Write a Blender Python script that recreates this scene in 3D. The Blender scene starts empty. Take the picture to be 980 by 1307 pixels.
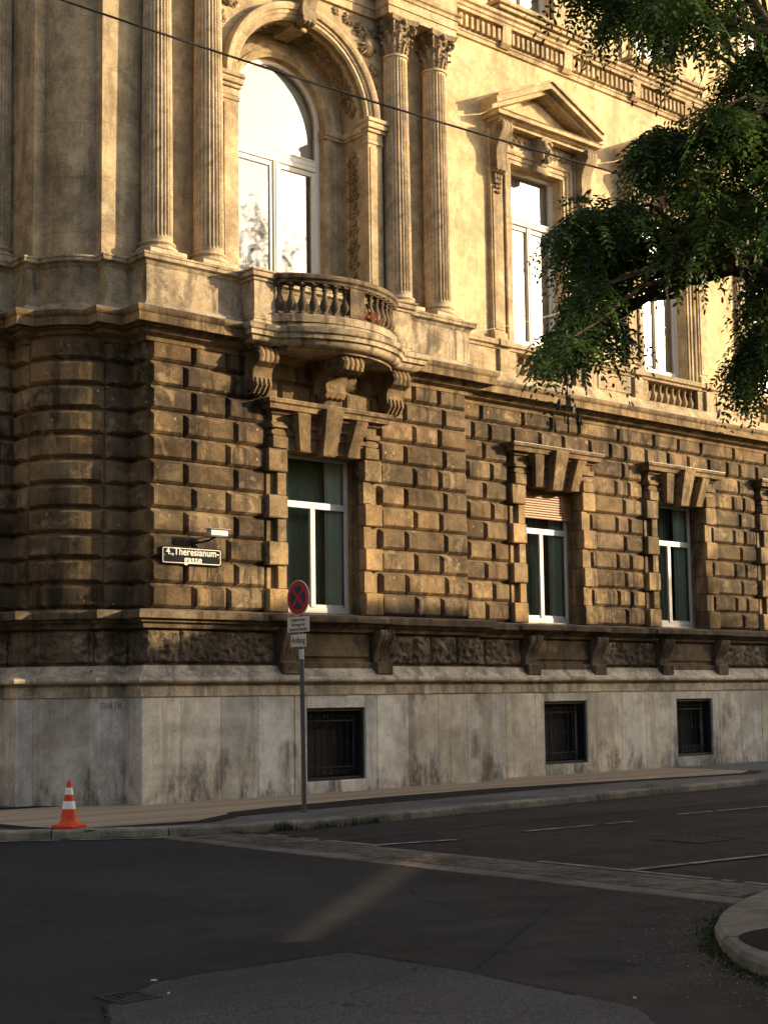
import bpy, math, random
from math import sin, cos, pi, radians, sqrt, atan2, hypot
from mathutils import Vector, Matrix, noise
import numpy as np

random.seed(11)
SC = bpy.context.scene
COL = SC.collection

# ------------------------------------------------------------------ camera, sky, sun, exposure
CAM = Vector((-12.239, -19.521, 1.6))
YAW, PITCH, ROLL = 0.846420107, 0.0985673367, -0.0140550214
fw = Vector((cos(PITCH)*cos(YAW), cos(PITCH)*sin(YAW), sin(PITCH)))
r0 = Vector((sin(YAW), -cos(YAW), 0)); u0 = r0.cross(fw)
rr = cos(ROLL)*r0 + sin(ROLL)*u0; uu = rr.cross(fw)
cd = bpy.data.cameras.new('camera'); co = bpy.data.objects.new('camera', cd); COL.objects.link(co)
M = Matrix((rr, uu, -fw)).transposed().to_4x4(); M.translation = CAM; co.matrix_world = M
cd.sensor_fit = 'VERTICAL'; cd.sensor_height = 36.0; cd.lens = 36*1871.15/1307
cd.shift_y = 51.45/1307; cd.clip_end = 2000; cd.clip_start = 0.1
SC.camera = co

SUN = Vector((0.7903, -0.6092, 0.2516)).normalized()          # direction towards the sun
EL = math.asin(SUN.z); ROT = atan2(SUN.x, SUN.y)
w = bpy.data.worlds.new('World'); SC.world = w; w.use_nodes = True
nt = w.node_tree; bg = nt.nodes['Background']
sky = nt.nodes.new('ShaderNodeTexSky'); sky.sky_type = 'NISHITA'; sky.sun_disc = False
sky.sun_elevation = EL; sky.sun_rotation = ROT
sky.air_density = 1.0; sky.dust_density = 3.0; sky.ozone_density = 1.0
nt.links.new(sky.outputs[0], bg.inputs[0]); bg.inputs[1].default_value = 0.138
sl = bpy.data.lights.new('sun', 'SUN'); so = bpy.data.objects.new('sun', sl); COL.objects.link(so)
sl.energy = 4.1; sl.angle = radians(0.45); sl.color = (1.0, 0.77, 0.48)
so.rotation_euler = SUN.to_track_quat('Z', 'Y').to_euler()
SC.view_settings.view_transform = 'Standard'; SC.view_settings.look = 'None'
SC.view_settings.exposure = 1.15; SC.view_settings.gamma = 1.0
SC.cycles.max_bounces = 8; SC.cycles.transparent_max_bounces = 12
SC.cycles.caustics_reflective = False; SC.cycles.caustics_refractive = False
SC.cycles.sample_clamp_indirect = 6.0
SC.cycles.use_denoising = True

# ------------------------------------------------------------------ helpers
class MB:
    def __init__(s): s.v = []; s.f = []; s.t = []; s.tone = (1, 1, 1)
    def vv(s, p): s.v.append(tuple(p)); return len(s.v)-1
    def face(s, idx): s.f.append(tuple(idx)); s.t.append(s.tone)
    def poly(s, pts): s.face([s.vv(p) for p in pts])
    def box(s, x0, x1, y0, y1, z0, z1, c=0.0):
        if x1 < x0: x0, x1 = x1, x0
        if y1 < y0: y0, y1 = y1, y0
        if z1 < z0: z0, z1 = z1, z0
        if c <= 0:
            i = [s.vv((x, y, z)) for z in (z0, z1) for y in (y0, y1) for x in (x0, x1)]
            for q in ((0, 2, 3, 1), (4, 5, 7, 6), (0, 1, 5, 4), (2, 6, 7, 3), (0, 4, 6, 2), (1, 3, 7, 5)):
                s.face([i[k] for k in q])
            return
        c = min(c, (x1-x0)*.45, (y1-y0)*.45, (z1-z0)*.45)
        X = (x0, x1); Y = (y0, y1); Z = (z0, z1); sg = (1, -1); d = {}
        for a in (0, 1):
            for b in (0, 1):
                for e in (0, 1):
                    d[a, b, e, 0] = s.vv((X[a], Y[b]+sg[b]*c, Z[e]+sg[e]*c))
                    d[a, b, e, 1] = s.vv((X[a]+sg[a]*c, Y[b], Z[e]+sg[e]*c))
                    d[a, b, e, 2] = s.vv((X[a]+sg[a]*c, Y[b]+sg[b]*c, Z[e]))
        R = ((0, 0), (0, 1), (1, 1), (1, 0))
        for a in (0, 1):
            q = [d[a, p, r, 0] for p, r in R]; s.face(q if a else q[::-1])
            q = [d[p, a, r, 1] for p, r in R]; s.face(q[::-1] if a else q)
            q = [d[p, r, a, 2] for p, r in R]; s.face(q if a else q[::-1])
        for a in (0, 1):
            for b in (0, 1):
                s.face([d[a, b, 0, 0], d[a, b, 1, 0], d[a, b, 1, 1], d[a, b, 0, 1]])
                s.face([d[a, 0, b, 0], d[a, 1, b, 0], d[a, 1, b, 2], d[a, 0, b, 2]])
                s.face([d[0, a, b, 1], d[1, a, b, 1], d[1, a, b, 2], d[0, a, b, 2]])
                for e in (0, 1): s.face([d[a, b, e, 0], d[a, b, e, 1], d[a, b, e, 2]])
    def loft(s, rings, closed=True, caps=True):
        n = len(rings[0]); I = [[s.vv(p) for p in r] for r in rings]
        for a, b in zip(I, I[1:]):
            for k in range(n if closed else n-1):
                s.face([a[k], a[(k+1) % n], b[(k+1) % n], b[k]])
        if caps and closed: s.face(I[0][::-1]); s.face(I[-1])
    def lathe(s, prof, c, n=24, caps=True):
        s.loft([[(c[0]+r*cos(2*pi*k/n), c[1]+r*sin(2*pi*k/n), c[2]+z) for k in range(n)] for r, z in prof], True, caps)
    def tube(s, pts, r, n=6, caps=True):
        pts = [Vector(p) for p in pts]; rings = []; up = Vector((0.13, 0.21, 0.97))
        for i, p in enumerate(pts):
            d = (pts[min(i+1, len(pts)-1)]-pts[max(i-1, 0)]).normalized()
            a = d.cross(up)
            if a.length < 1e-4: a = d.cross(Vector((1, 0, 0)))
            a.normalize(); b = d.cross(a); up = b
            rad = r[i] if isinstance(r, (list, tuple)) else r
            rings.append([p+rad*(cos(2*pi*k/n)*a+sin(2*pi*k/n)*b) for k in range(n)])
            up = a.cross(d)
        s.loft(rings, True, caps)
    def sweep(s, path, prof, closed=False):
        rings = [[(p[0]+m[0]*o, p[1]+m[1]*o, z) for o, z in prof] for p, m in zip(path, mitres(path))]
        s.loft(rings, closed, closed)
    def ext(s, poly, f0, f1):      # prism of a 2d polygon; f0/f1 map a 2d point to 3d
        s.loft([[f0(p) for p in poly], [f1(p) for p in poly]], True, True)
    def ball(s, c, rx, ry, rz, n=8, m=5):
        s.loft([[(c[0]+rx*sin(pi*(j+.02)/(m+.04))*cos(2*pi*k/n), c[1]+ry*sin(pi*(j+.02)/(m+.04))*sin(2*pi*k/n), c[2]-rz*cos(pi*(j+.02)/(m+.04))) for k in range(n)] for j in range(m+1)], True, True)
    def build(s, name, mat, parent=None, smooth=False, recalc=True):
        me = bpy.data.meshes.new(name); me.from_pydata(s.v, [], s.f); me.update()
        at = me.color_attributes.new('tone', 'FLOAT_COLOR', 'CORNER')
        arr = np.ones((len(me.loops), 4), np.float32)
        ln = np.array([len(f) for f in s.f]); arr[:, :3] = np.repeat(np.array(s.t, np.float32).reshape(-1, 3), ln, axis=0)
        at.data.foreach_set('color', arr.ravel())
        if recalc:
            import bmesh
            bm = bmesh.new(); bm.from_mesh(me); bmesh.ops.recalc_face_normals(bm, faces=bm.faces); bm.to_mesh(me); bm.free()
        if smooth:
            me.shade_smooth()
            me.set_sharp_from_angle(angle=radians(smooth if smooth is not True else 40))
        if mat: me.materials.append(mat)
        o = bpy.data.objects.new(name, me); COL.objects.link(o)
        if parent: o.parent = parent
        return o

def mitres(path):
    n = len(path); seg = []
    for i in range(n-1):
        dx, dy = path[i+1][0]-path[i][0], path[i+1][1]-path[i][1]; L = hypot(dx, dy); seg.append((dy/L, -dx/L))
    out = []
    for i in range(n):
        a = seg[max(i-1, 0)]; b = seg[min(i, n-2)]; d = 1+a[0]*b[0]+a[1]*b[1]
        out.append(((a[0]+b[0])/d, (a[1]+b[1])/d) if d > .05 else a)
    return out
def offset(path, o): return [(p[0]+m[0]*o, p[1]+m[1]*o) for p, m in zip(path, mitres(path))]
def cut(path, a, b):            # trim a polyline by lengths a and b at its ends
    pts = [Vector(p) for p in path]
    def trim(P, L):
        while len(P) > 2 and (P[1]-P[0]).length <= L: L -= (P[1]-P[0]).length; P.pop(0)
        P[0] = P[0]+(P[1]-P[0]).normalized()*min(L, (P[1]-P[0]).length*.9); return P
    pts = trim(pts, a); pts = trim(pts[::-1], b)[::-1]; return [tuple(p) for p in pts]
def empty(name, loc=(0, 0, 0), parent=None):
    o = bpy.data.objects.new(name, None); COL.objects.link(o); o.location = loc; o.empty_display_size = .2
    if parent: o.parent = parent
    return o
def tag(o, label=None, cat=None, group=None, kind=None):
    if label: o['label'] = label
    if cat: o['category'] = cat
    if group: o['group'] = group
    if kind: o['kind'] = kind
    return o
def copy_tree(o, parent=None, loc=None):
    c = o.copy(); COL.objects.link(c); c.parent = parent
    if loc is not None: c.location = loc
    for ch in list(o.children): copy_tree(ch, c)
    return c
def rnd(a, b): return random.uniform(a, b)

# ------------------------------------------------------------------ materials
class NT:
    def __init__(s, name):
        s.m = bpy.data.materials.new(name); s.m.use_nodes = True; s.n = s.m.node_tree.nodes; s.l = s.m.node_tree.links
        s.p = s.n['Principled BSDF']; s.tc = s.n.new('ShaderNodeTexCoord').outputs['Object']
    def link(s, a, b):
        s.l.new(a, b)
    def noise(s, scale, detail=5, rough=.6, vec=None, stretch=None, dist=0):
        t = s.n.new('ShaderNodeTexNoise'); t.inputs['Scale'].default_value = scale; t.inputs['Detail'].default_value = detail
        t.inputs['Roughness'].default_value = rough; t.inputs['Distortion'].default_value = dist
        v = vec or s.tc
        if stretch:
            mp = s.n.new('ShaderNodeMapping'); mp.inputs['Scale'].default_value = stretch; s.link(v, mp.inputs[0]); v = mp.outputs[0]
        s.link(v, t.inputs['Vector']); return t.outputs['Fac']
    def vor(s, scale, feat='F1', stretch=None):
        t = s.n.new('ShaderNodeTexVoronoi'); t.inputs['Scale'].default_value = scale; t.feature = feat
        v = s.tc
        if stretch:
            mp = s.n.new('ShaderNodeMapping'); mp.inputs['Scale'].default_value = stretch; s.link(v, mp.inputs[0]); v = mp.outputs[0]
        s.link(v, t.inputs['Vector']); return t
    def ramp(s, fac, a, b, lo=0., hi=1.):
        t = s.n.new('ShaderNodeMapRange'); s.link(fac, t.inputs[0])
        for i, x in enumerate((a, b, lo, hi)): t.inputs[i+1].default_value = x
        t.interpolation_type = 'SMOOTHSTEP'; return t.outputs[0]
    def mix(s, fac, a, b, mode='MIX'):
        t = s.n.new('ShaderNodeMix'); t.data_type = 'RGBA'; t.blend_type = mode
        for sock, x in ((t.inputs[0], fac), (t.inputs[6], a), (t.inputs[7], b)):
            if isinstance(x, (int, float)): sock.default_value = x
            elif isinstance(x, tuple): sock.default_value = (*x, 1)
            else: s.link(x, sock)
        return t.outputs[2]
    def math(s, op, a, b=0.):
        t = s.n.new('ShaderNodeMath'); t.operation = op
        for sock, x in zip(t.inputs, (a, b)):
            if isinstance(x, (int, float)): sock.default_value = x
            else: s.link(x, sock)
        return t.outputs[0]
    def grey(s, v):
        t = s.n.new('ShaderNodeCombineColor')
        for i in range(3): s.link(v, t.inputs[i])
        return t.outputs[0]
    def tone(s, col):
        a = s.n.new('ShaderNodeAttribute'); a.attribute_name = 'tone'; return s.mix(1., col, a.outputs['Color'], 'MULTIPLY')
    def bump(s, h, strength, dist=.02):
        b = s.n.new('ShaderNodeBump'); b.inputs['Strength'].default_value = strength; b.inputs['Distance'].default_value = dist
        s.link(h, b.inputs['Height']); s.link(b.outputs[0], s.p.inputs['Normal'])
    def out(s, col, rough=.85, spec=.3, metal=0.):
        if isinstance(col, tuple): s.p.inputs['Base Color'].default_value = (*col, 1)
        else: s.link(col, s.p.inputs['Base Color'])
        if isinstance(rough, float): s.p.inputs['Roughness'].default_value = rough
        else: s.link(rough, s.p.inputs['Roughness'])
        s.p.inputs['Specular IOR Level'].default_value = spec; s.p.inputs['Metallic'].default_value = metal
        return s.m

def stone(name, base, dark, pale, soot=.7, wear=.5, mott=.45, bump=.4, grain=45, rough=.88, spots=0.0, joints=None, bscale=3.5):
    """weathered stone: cloudy tone, soot in irregular runs, pale worn patches, fine grain"""
    t = NT(name)
    big = t.noise(.75, 9, .68); mid = t.noise(bscale, 8, .72, dist=.4); fine = t.noise(grain, 4, .75); wide = t.noise(.33, 4, .6)
    k = t.math('ADD', t.ramp(big, .36, .64, 1-mott, 1+mott*.5), t.ramp(mid, .38, .62, -.16, .16))
    c = t.mix(1., base, t.grey(k), 'MULTIPLY')
    c = t.mix(t.math('MULTIPLY', t.ramp(t.noise(1.9, 9, .75, dist=.6), .52, .64), wear), c, pale)
    run = t.noise(3.2, 8, .7, stretch=(1., 1., .16), dist=.5)
    c = t.mix(t.math('MULTIPLY', t.math('MULTIPLY', t.ramp(run, .47, .60), t.ramp(wide, .40, .56, .25, 1.)), soot), c, dark)
    c = t.mix(t.math('MULTIPLY', t.ramp(t.noise(1.3, 10, .74), .55, .66), soot*.9), c, dark)
    if joints:       # faint mortar lines between large ashlars
        br = t.n.new('ShaderNodeTexBrick'); sp = t.n.new('ShaderNodeSeparateXYZ'); cb = t.n.new('ShaderNodeCombineXYZ'); t.link(t.tc, sp.inputs[0])
        t.link(t.math('ADD', sp.outputs[0], t.math('MULTIPLY', sp.outputs[1], -1.)), cb.inputs[0]); t.link(sp.outputs[2], cb.inputs[1]); t.link(cb.outputs[0], br.inputs['Vector'])
        br.inputs['Scale'].default_value = 1.; br.inputs['Brick Width'].default_value = joints[0]; br.inputs['Row Height'].default_value = joints[1]; br.inputs['Mortar Size'].default_value = .006
        br.inputs['Color1'].default_value = (.80, .80, .80, 1); br.inputs['Color2'].default_value = (1.12, 1.1, 1.06, 1); br.inputs['Mortar'].default_value = (.55, .5, .45, 1)
        c = t.mix(joints[2], c, t.mix(1., c, br.outputs['Color'], 'MULTIPLY'))
    if spots:
        v = t.vor(5.); c = t.mix(t.math('MULTIPLY', t.ramp(v.outputs['Distance'], .16, .07), t.math('MULTIPLY', t.ramp(t.noise(1.7, 3), .5, .56), spots)), c, tuple(min(1, x*1.4) for x in pale))
    c = t.mix(1., c, t.grey(t.ramp(fine, .3, .7, .72, 1.25)), 'MULTIPLY')
    c = t.tone(c)
    h = t.math('ADD', t.math('MULTIPLY', fine, .4), t.math('MULTIPLY', mid, 1.6))
    t.bump(h, bump, .035)
    return t.out(c, rough, .25)

MAT = {}
MAT['plaster'] = stone('upper_plaster', (.55, .42, .24), (.25, .18, .10), (.68, .57, .39), soot=.35, wear=.45, mott=.22, bump=.2, joints=(2.4, 1.1, .25))
MAT['plaster_stone'] = stone('upper_stone', (.40, .31, .19), (.13, .10, .066), (.56, .47, .335), soot=.5, wear=.45, mott=.34, bump=.3, spots=.35, joints=(1.5, .92, .55))
MAT['trim'] = stone('upper_trim_stone', (.46, .35, .21), (.13, .10, .065), (.60, .51, .36), soot=.5, wear=.4, mott=.35, bump=.3)
MAT['column'] = stone('column_stone', (.49, .385, .245), (.15, .115, .075), (.64, .55, .41), soot=.5, wear=.5, mott=.35, bump=.3)
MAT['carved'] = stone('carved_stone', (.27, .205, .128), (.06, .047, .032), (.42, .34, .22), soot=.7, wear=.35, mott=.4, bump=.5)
MAT['rust'] = stone('rusticated_stone', (.150, .103, .055), (.022, .017, .012), (.34, .25, .145), soot=.92, wear=.62, mott=.55, bump=.6, grain=55, spots=.5)
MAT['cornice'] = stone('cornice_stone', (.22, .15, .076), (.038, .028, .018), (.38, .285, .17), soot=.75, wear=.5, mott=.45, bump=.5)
MAT['pale'] = stone('weathered_pale_stone', (.40, .315, .205), (.075, .06, .042), (.56, .47, .34), soot=.8, wear=.5, mott=.4, bump=.45)
MAT['torus'] = stone('plinth_cap_stone', (.56, .48, .36), (.10, .08, .058), (.66, .59, .47), soot=.6, wear=.5, mott=.35, bump=.4)
MAT['rough'] = stone('rough_hewn_stone', (.19, .15, .10), (.04, .033, .024), (.46, .39, .29), soot=.6, wear=.7, mott=.5, bump=.9, grain=40, bscale=7)
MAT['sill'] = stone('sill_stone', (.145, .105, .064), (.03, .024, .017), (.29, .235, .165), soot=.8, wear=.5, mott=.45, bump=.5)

def plinth_mat():
    t = NT('plinth_slab_stone')
    big = t.noise(.7, 8, .66); mid = t.noise(4, 8, .72); fine = t.noise(60, 4, .75)
    c = t.mix(1., (.66, .625, .54), t.grey(t.math('ADD', t.ramp(big, .38, .62, .72, 1.12), t.ramp(mid, .38, .62, -.10, .10))), 'MULTIPLY')
    c = t.mix(t.math('MULTIPLY', t.ramp(t.noise(1.1, 6, .6), .5, .62), .5), c, (.40, .34, .24))
    run = t.noise(4.0, 8, .72, stretch=(1., 1., .10), dist=.4)
    c = t.mix(t.math('MULTIPLY', t.ramp(run, .50, .66), .42), c, (.24, .205, .155))
    sep = t.n.new('ShaderNodeSeparateXYZ'); t.link(t.tc, sep.inputs[0])
    # splash dirt rising unevenly from the pavement
    hz = t.math('SUBTRACT', t.math('MULTIPLY', t.ramp(t.noise(1.5, 7, .7, stretch=(1, 1, .35)), .36, .66, -.35, .85), 1.), sep.outputs[2])
    c = t.mix(t.math('MULTIPLY', t.math('MULTIPLY', t.ramp(hz, -.25, .55), t.ramp(t.noise(14, 6, .75, stretch=(1, 1, .5)), .3, .6, .35, 1.)), .85), c, (.075, .065, .052))
    # dark damp blotches with ragged edges
    blot = t.math('MULTIPLY', t.ramp(t.noise(1.15, 4, .6, stretch=(1, 1, .7)), .57, .66), t.ramp(t.noise(8, 7, .75, stretch=(1, 1, .12)), .36, .6))
    c = t.mix(t.math('MULTIPLY', blot, .72), c, (.13, .112, .088))
    pits = t.vor(3.5); c = t.mix(t.math('MULTIPLY', t.ramp(pits.outputs['Distance'], .07, .03), t.math('MULTIPLY', t.ramp(t.noise(.9, 3), .5, .55), .8)), c, (.06, .05, .04))
    c = t.mix(1., c, t.grey(t.ramp(fine, .3, .7, .78, 1.2)), 'MULTIPLY')
    c = t.tone(c); t.bump(t.math('ADD', t.math('MULTIPLY', fine, .3), mid), .35, .02)
    return t.out(c, .8, .3)
MAT['plinth'] = plinth_mat()

def plain(name, col, rough=.5, spec=.4, metal=0., var=.15, bump=0., scale=8):
    t = NT(name); n = t.noise(scale, 5, .6)
    c = t.mix(n, tuple(x*(1-var) for x in col), tuple(min(1, x*(1+var)) for x in col)); c = t.tone(c)
    if bump: t.bump(t.noise(scale*4, 4), bump, .01)
    return t.out(c, rough, spec, metal)
MAT['frame'] = plain('white_window_paint', (.74, .70, .62), .45, .4, 0, .06)
MAT['frame_low'] = plain('white_plastic_frame', (.62, .61, .57), .35, .45, 0, .04)
MAT['curtain'] = plain('white_curtain', (.85, .82, .75), .9, .1, 0, .05)
MAT['green'] = plain('green_curtain', (.68, .84, .73), .9, .1, 0, .2)
MAT['sheer'] = plain('dark_green_sheer', (.30, .40, .31), .9, .1, 0, .25)
MAT['interior'] = plain('dim_interior', (.11, .14, .10), .9, .1)
MAT['slat'] = plain('brown_shutter', (.27, .15, .07), .5, .4, 0, .2)
MAT['iron'] = plain('black_iron', (.012, .013, .014), .55, .4, 0, .2)
MAT['cast_iron'] = plain('worn_cast_iron', (.022, .02, .017), .7, .3, .2, .4, .3, 20)
MAT['grey_metal'] = plain('grey_painted_steel', (.10, .105, .11), .45, .5, .3, .15)
MAT['light_metal'] = plain('pale_metal', (.48, .47, .44), .4, .5, .2, .1)
MAT['sign_red'] = plain('sign_red', (.42, .018, .016), .4, .5, 0, .12)
MAT['sign_blue'] = plain('sign_blue', (.012, .022, .07), .4, .5, 0, .12)
MAT['sign_white'] = plain('sign_white', (.62, .6, .55), .45, .45, 0, .08)
MAT['ink'] = plain('black_lettering', (.015, .015, .016), .6, .3, 0, .05)
MAT['enamel'] = plain('dark_enamel', (.010, .011, .015), .75, .1, 0, .1)
MAT['enamel_white'] = plain('white_enamel', (.7, .66, .58), .35, .5, 0, .05)
MAT['orange'] = plain('cone_orange', (.72, .07, .014), .55, .35, 0, .3)
MAT['cone_white'] = plain('cone_white_band', (.78, .76, .72), .4, .5, 0, .06)
MAT['zinc'] = plain('zinc_flashing', (.19, .185, .175), .4, .5, .4, .2)
MAT['cable'] = plain('black_cable', (.01, .01, .01), .6, .3)
MAT['roof'] = plain('roof_sheet', (.12, .10, .08), .6, .3)
MAT['house'] = plain('house_render', (.32, .27, .2), .9, .2)

def glass(name, rough, refl, tint=(.9, .92, .9)):
    m = bpy.data.materials.new(name); m.use_nodes = True; n = m.node_tree.nodes; l = m.node_tree.links; n.clear()
    o = n.new('ShaderNodeOutputMaterial'); mx = n.new('ShaderNodeMixShader'); tr = n.new('ShaderNodeBsdfTransparent')
    gl = n.new('ShaderNodeBsdfGlossy'); fr = n.new('ShaderNodeFresnel'); ml = n.new('ShaderNodeMath')
    tr.inputs[0].default_value = (*tint, 1); gl.inputs['Roughness'].default_value = rough; gl.inputs['Color'].default_value = (1, 1, 1, 1)
    fr.inputs[0].default_value = 1.52; ml.operation = 'MULTIPLY'; ml.inputs[1].default_value = refl; ml.use_clamp = True
    # old panes are never quite flat
    tc = n.new('ShaderNodeTexCoord'); nz = n.new('ShaderNodeTexNoise'); nz.inputs['Scale'].default_value = 1.1; nz.inputs['Detail'].default_value = 1.
    bp = n.new('ShaderNodeBump'); bp.inputs['Strength'].default_value = .12; bp.inputs['Distance'].default_value = .01
    l.new(tc.outputs['Object'], nz.inputs['Vector']); l.new(nz.outputs['Fac'], bp.inputs['Height']); l.new(bp.outputs[0], gl.inputs['Normal'])
    l.new(fr.outputs[0], ml.inputs[0]); l.new(ml.outputs[0], mx.inputs[0]); l.new(tr.outputs[0], mx.inputs[1]); l.new(gl.outputs[0], mx.inputs[2])
    l.new(mx.outputs[0], o.inputs[0]); return m
MAT['glass'] = glass('window_glass', .0, 1.1)
MAT['glass_up'] = glass('upper_window_glass', .03, 4.6)

def asphalt(name, base, var, warm=(1.0, .965, .92), cracks=.0):
    t = NT(name); big = t.noise(.28, 8, .66, dist=.5); mid = t.noise(2.2, 9, .72); fine = t.noise(90., 3, .7); v = t.vor(75.); lane = t.noise(.8, 5, .6, stretch=(.12, 1., 1.))
    b = tuple(base*x for x in warm)
    k = t.math('ADD', t.ramp(big, .36, .64, 1-var, 1+var), t.ramp(mid, .36, .64, -.18, .18))
    c = t.mix(1., b, t.grey(t.math('ADD', k, t.ramp(lane, .4, .62, -.12, .16))), 'MULTIPLY')
    c = t.mix(t.math('MULTIPLY', t.ramp(t.noise(1.1, 5, .6), .62, .68), .5), c, tuple(x*.35 for x in b))
    c = t.mix(1., c, t.grey(t.ramp(fine, .32, .7, .35, 2.1)), 'MULTIPLY')
    c = t.mix(t.ramp(v.outputs['Distance'], .10, .02), c, tuple(min(1, x*3.2) for x in b))
    if cracks:
        cv = t.n.new('ShaderNodeTexVoronoi'); cv.feature = 'DISTANCE_TO_EDGE'; cv.inputs['Scale'].default_value = .38
        wv = t.n.new('ShaderNodeTexNoise'); wv.inputs['Scale'].default_value = 1.6; wv.inputs['Detail'].default_value = 6; t.link(t.tc, wv.inputs['Vector'])
        mv = t.n.new('ShaderNodeVectorMath'); mv.operation = 'MULTIPLY_ADD'; t.link(wv.outputs['Color'], mv.inputs[0]); mv.inputs[1].default_value = (1.1, 1.1, 0); t.link(t.tc, mv.inputs[2]); t.link(mv.outputs[0], cv.inputs['Vector'])
        c = t.mix(t.math('MULTIPLY', t.math('MULTIPLY', t.ramp(cv.outputs['Distance'], .006, .002), t.ramp(t.noise(.35, 3), .5, .56)), cracks), c, tuple(x*.2 for x in b))
    t.bump(t.math('ADD', t.math('MULTIPLY', v.outputs['Distance'], .8), fine), .8, .012)
    return t.out(t.tone(c), t.ramp(mid, .35, .65, .7, .92), .25)
MAT['asphalt'] = asphalt('road_asphalt', .019, .3, cracks=.9)
MAT['asphalt_old'] = asphalt('old_asphalt_patch', .052, .2, cracks=.6)
MAT['asphalt_grey'] = asphalt('greyer_asphalt', .025, .25, cracks=.9)
MAT['tar'] = asphalt('fresh_black_asphalt', .012, .2)
MAT['pave_asphalt'] = asphalt('pavement_asphalt', .11, .2, cracks=.4)
MAT['kerb'] = stone('granite_kerb', (.27, .24, .195), (.05, .043, .034), (.38, .345, .285), soot=.4, wear=.4, bump=.4, grain=120, rough=.8)
MAT['granite'] = stone('granite_paving', (.20, .175, .14), (.08, .067, .05), (.30, .265, .22), soot=.3, wear=.4, bump=.35, grain=160, rough=.7)
MAT['setts'] = stone('granite_setts', (.10, .088, .072), (.04, .035, .028), (.16, .14, .115), soot=.4, wear=.4, bump=.6, grain=90, rough=.6)
MAT['concrete'] = stone('concrete_edge', (.17, .145, .115), (.08, .07, .055), (.24, .21, .17), soot=.3, wear=.3, bump=.3, grain=130)
MAT['paint'] = plain('worn_road_paint', (.30, .28, .24), .7, .3, 0, .45, .2, 14)
MAT['soil'] = plain('tree_pit_soil', (.025, .02, .014), .95, .1, 0, .4, .6, 30)

def planks():
    t = NT('brown_paving_boards'); n = t.noise(3., 6, .65, stretch=(.4, 3., 3.)); f = t.noise(80, 3)
    c = t.mix(n, (.32, .24, .16), (.52, .41, .29)); c = t.mix(.25, c, t.mix(f, (.15, .1, .06), (.5, .38, .26)))
    c = t.tone(c); t.bump(n, .2, .01); return t.out(c, .75, .3)
MAT['planks'] = planks()

def leafmat(name, a, b, trans=.35):
    t = NT(name); c = t.tone(t.mix(t.noise(1.5, 3), a, b)); t.out(c, .45, .35)
    tl = t.n.new('ShaderNodeBsdfTranslucent'); mx = t.n.new('ShaderNodeMixShader'); mx.inputs[0].default_value = trans
    t.link(c, tl.inputs[0]); t.link(t.p.outputs[0], mx.inputs[1]); t.link(tl.outputs[0], mx.inputs[2])
    t.link(mx.outputs[0], t.n['Material Output'].inputs[0]); return t.m
MAT['leaf'] = leafmat('robinia_leaf', (.03, .065, .012), (.065, .115, .024), .42)
MAT['grass'] = leafmat('kerb_grass', (.018, .04, .008), (.035, .06, .013))
MAT['dry'] = leafmat('dry_plant', (.34, .13, .06), (.46, .21, .09))
MAT['fallen'] = leafmat('fallen_leaf', (.16, .08, .025), (.26, .15, .05), .1)
MAT['bark'] = stone('tree_bark', (.085, .065, .045), (.03, .024, .018), (.14, .11, .08), soot=.6, wear=.3, bump=1., grain=30)

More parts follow.
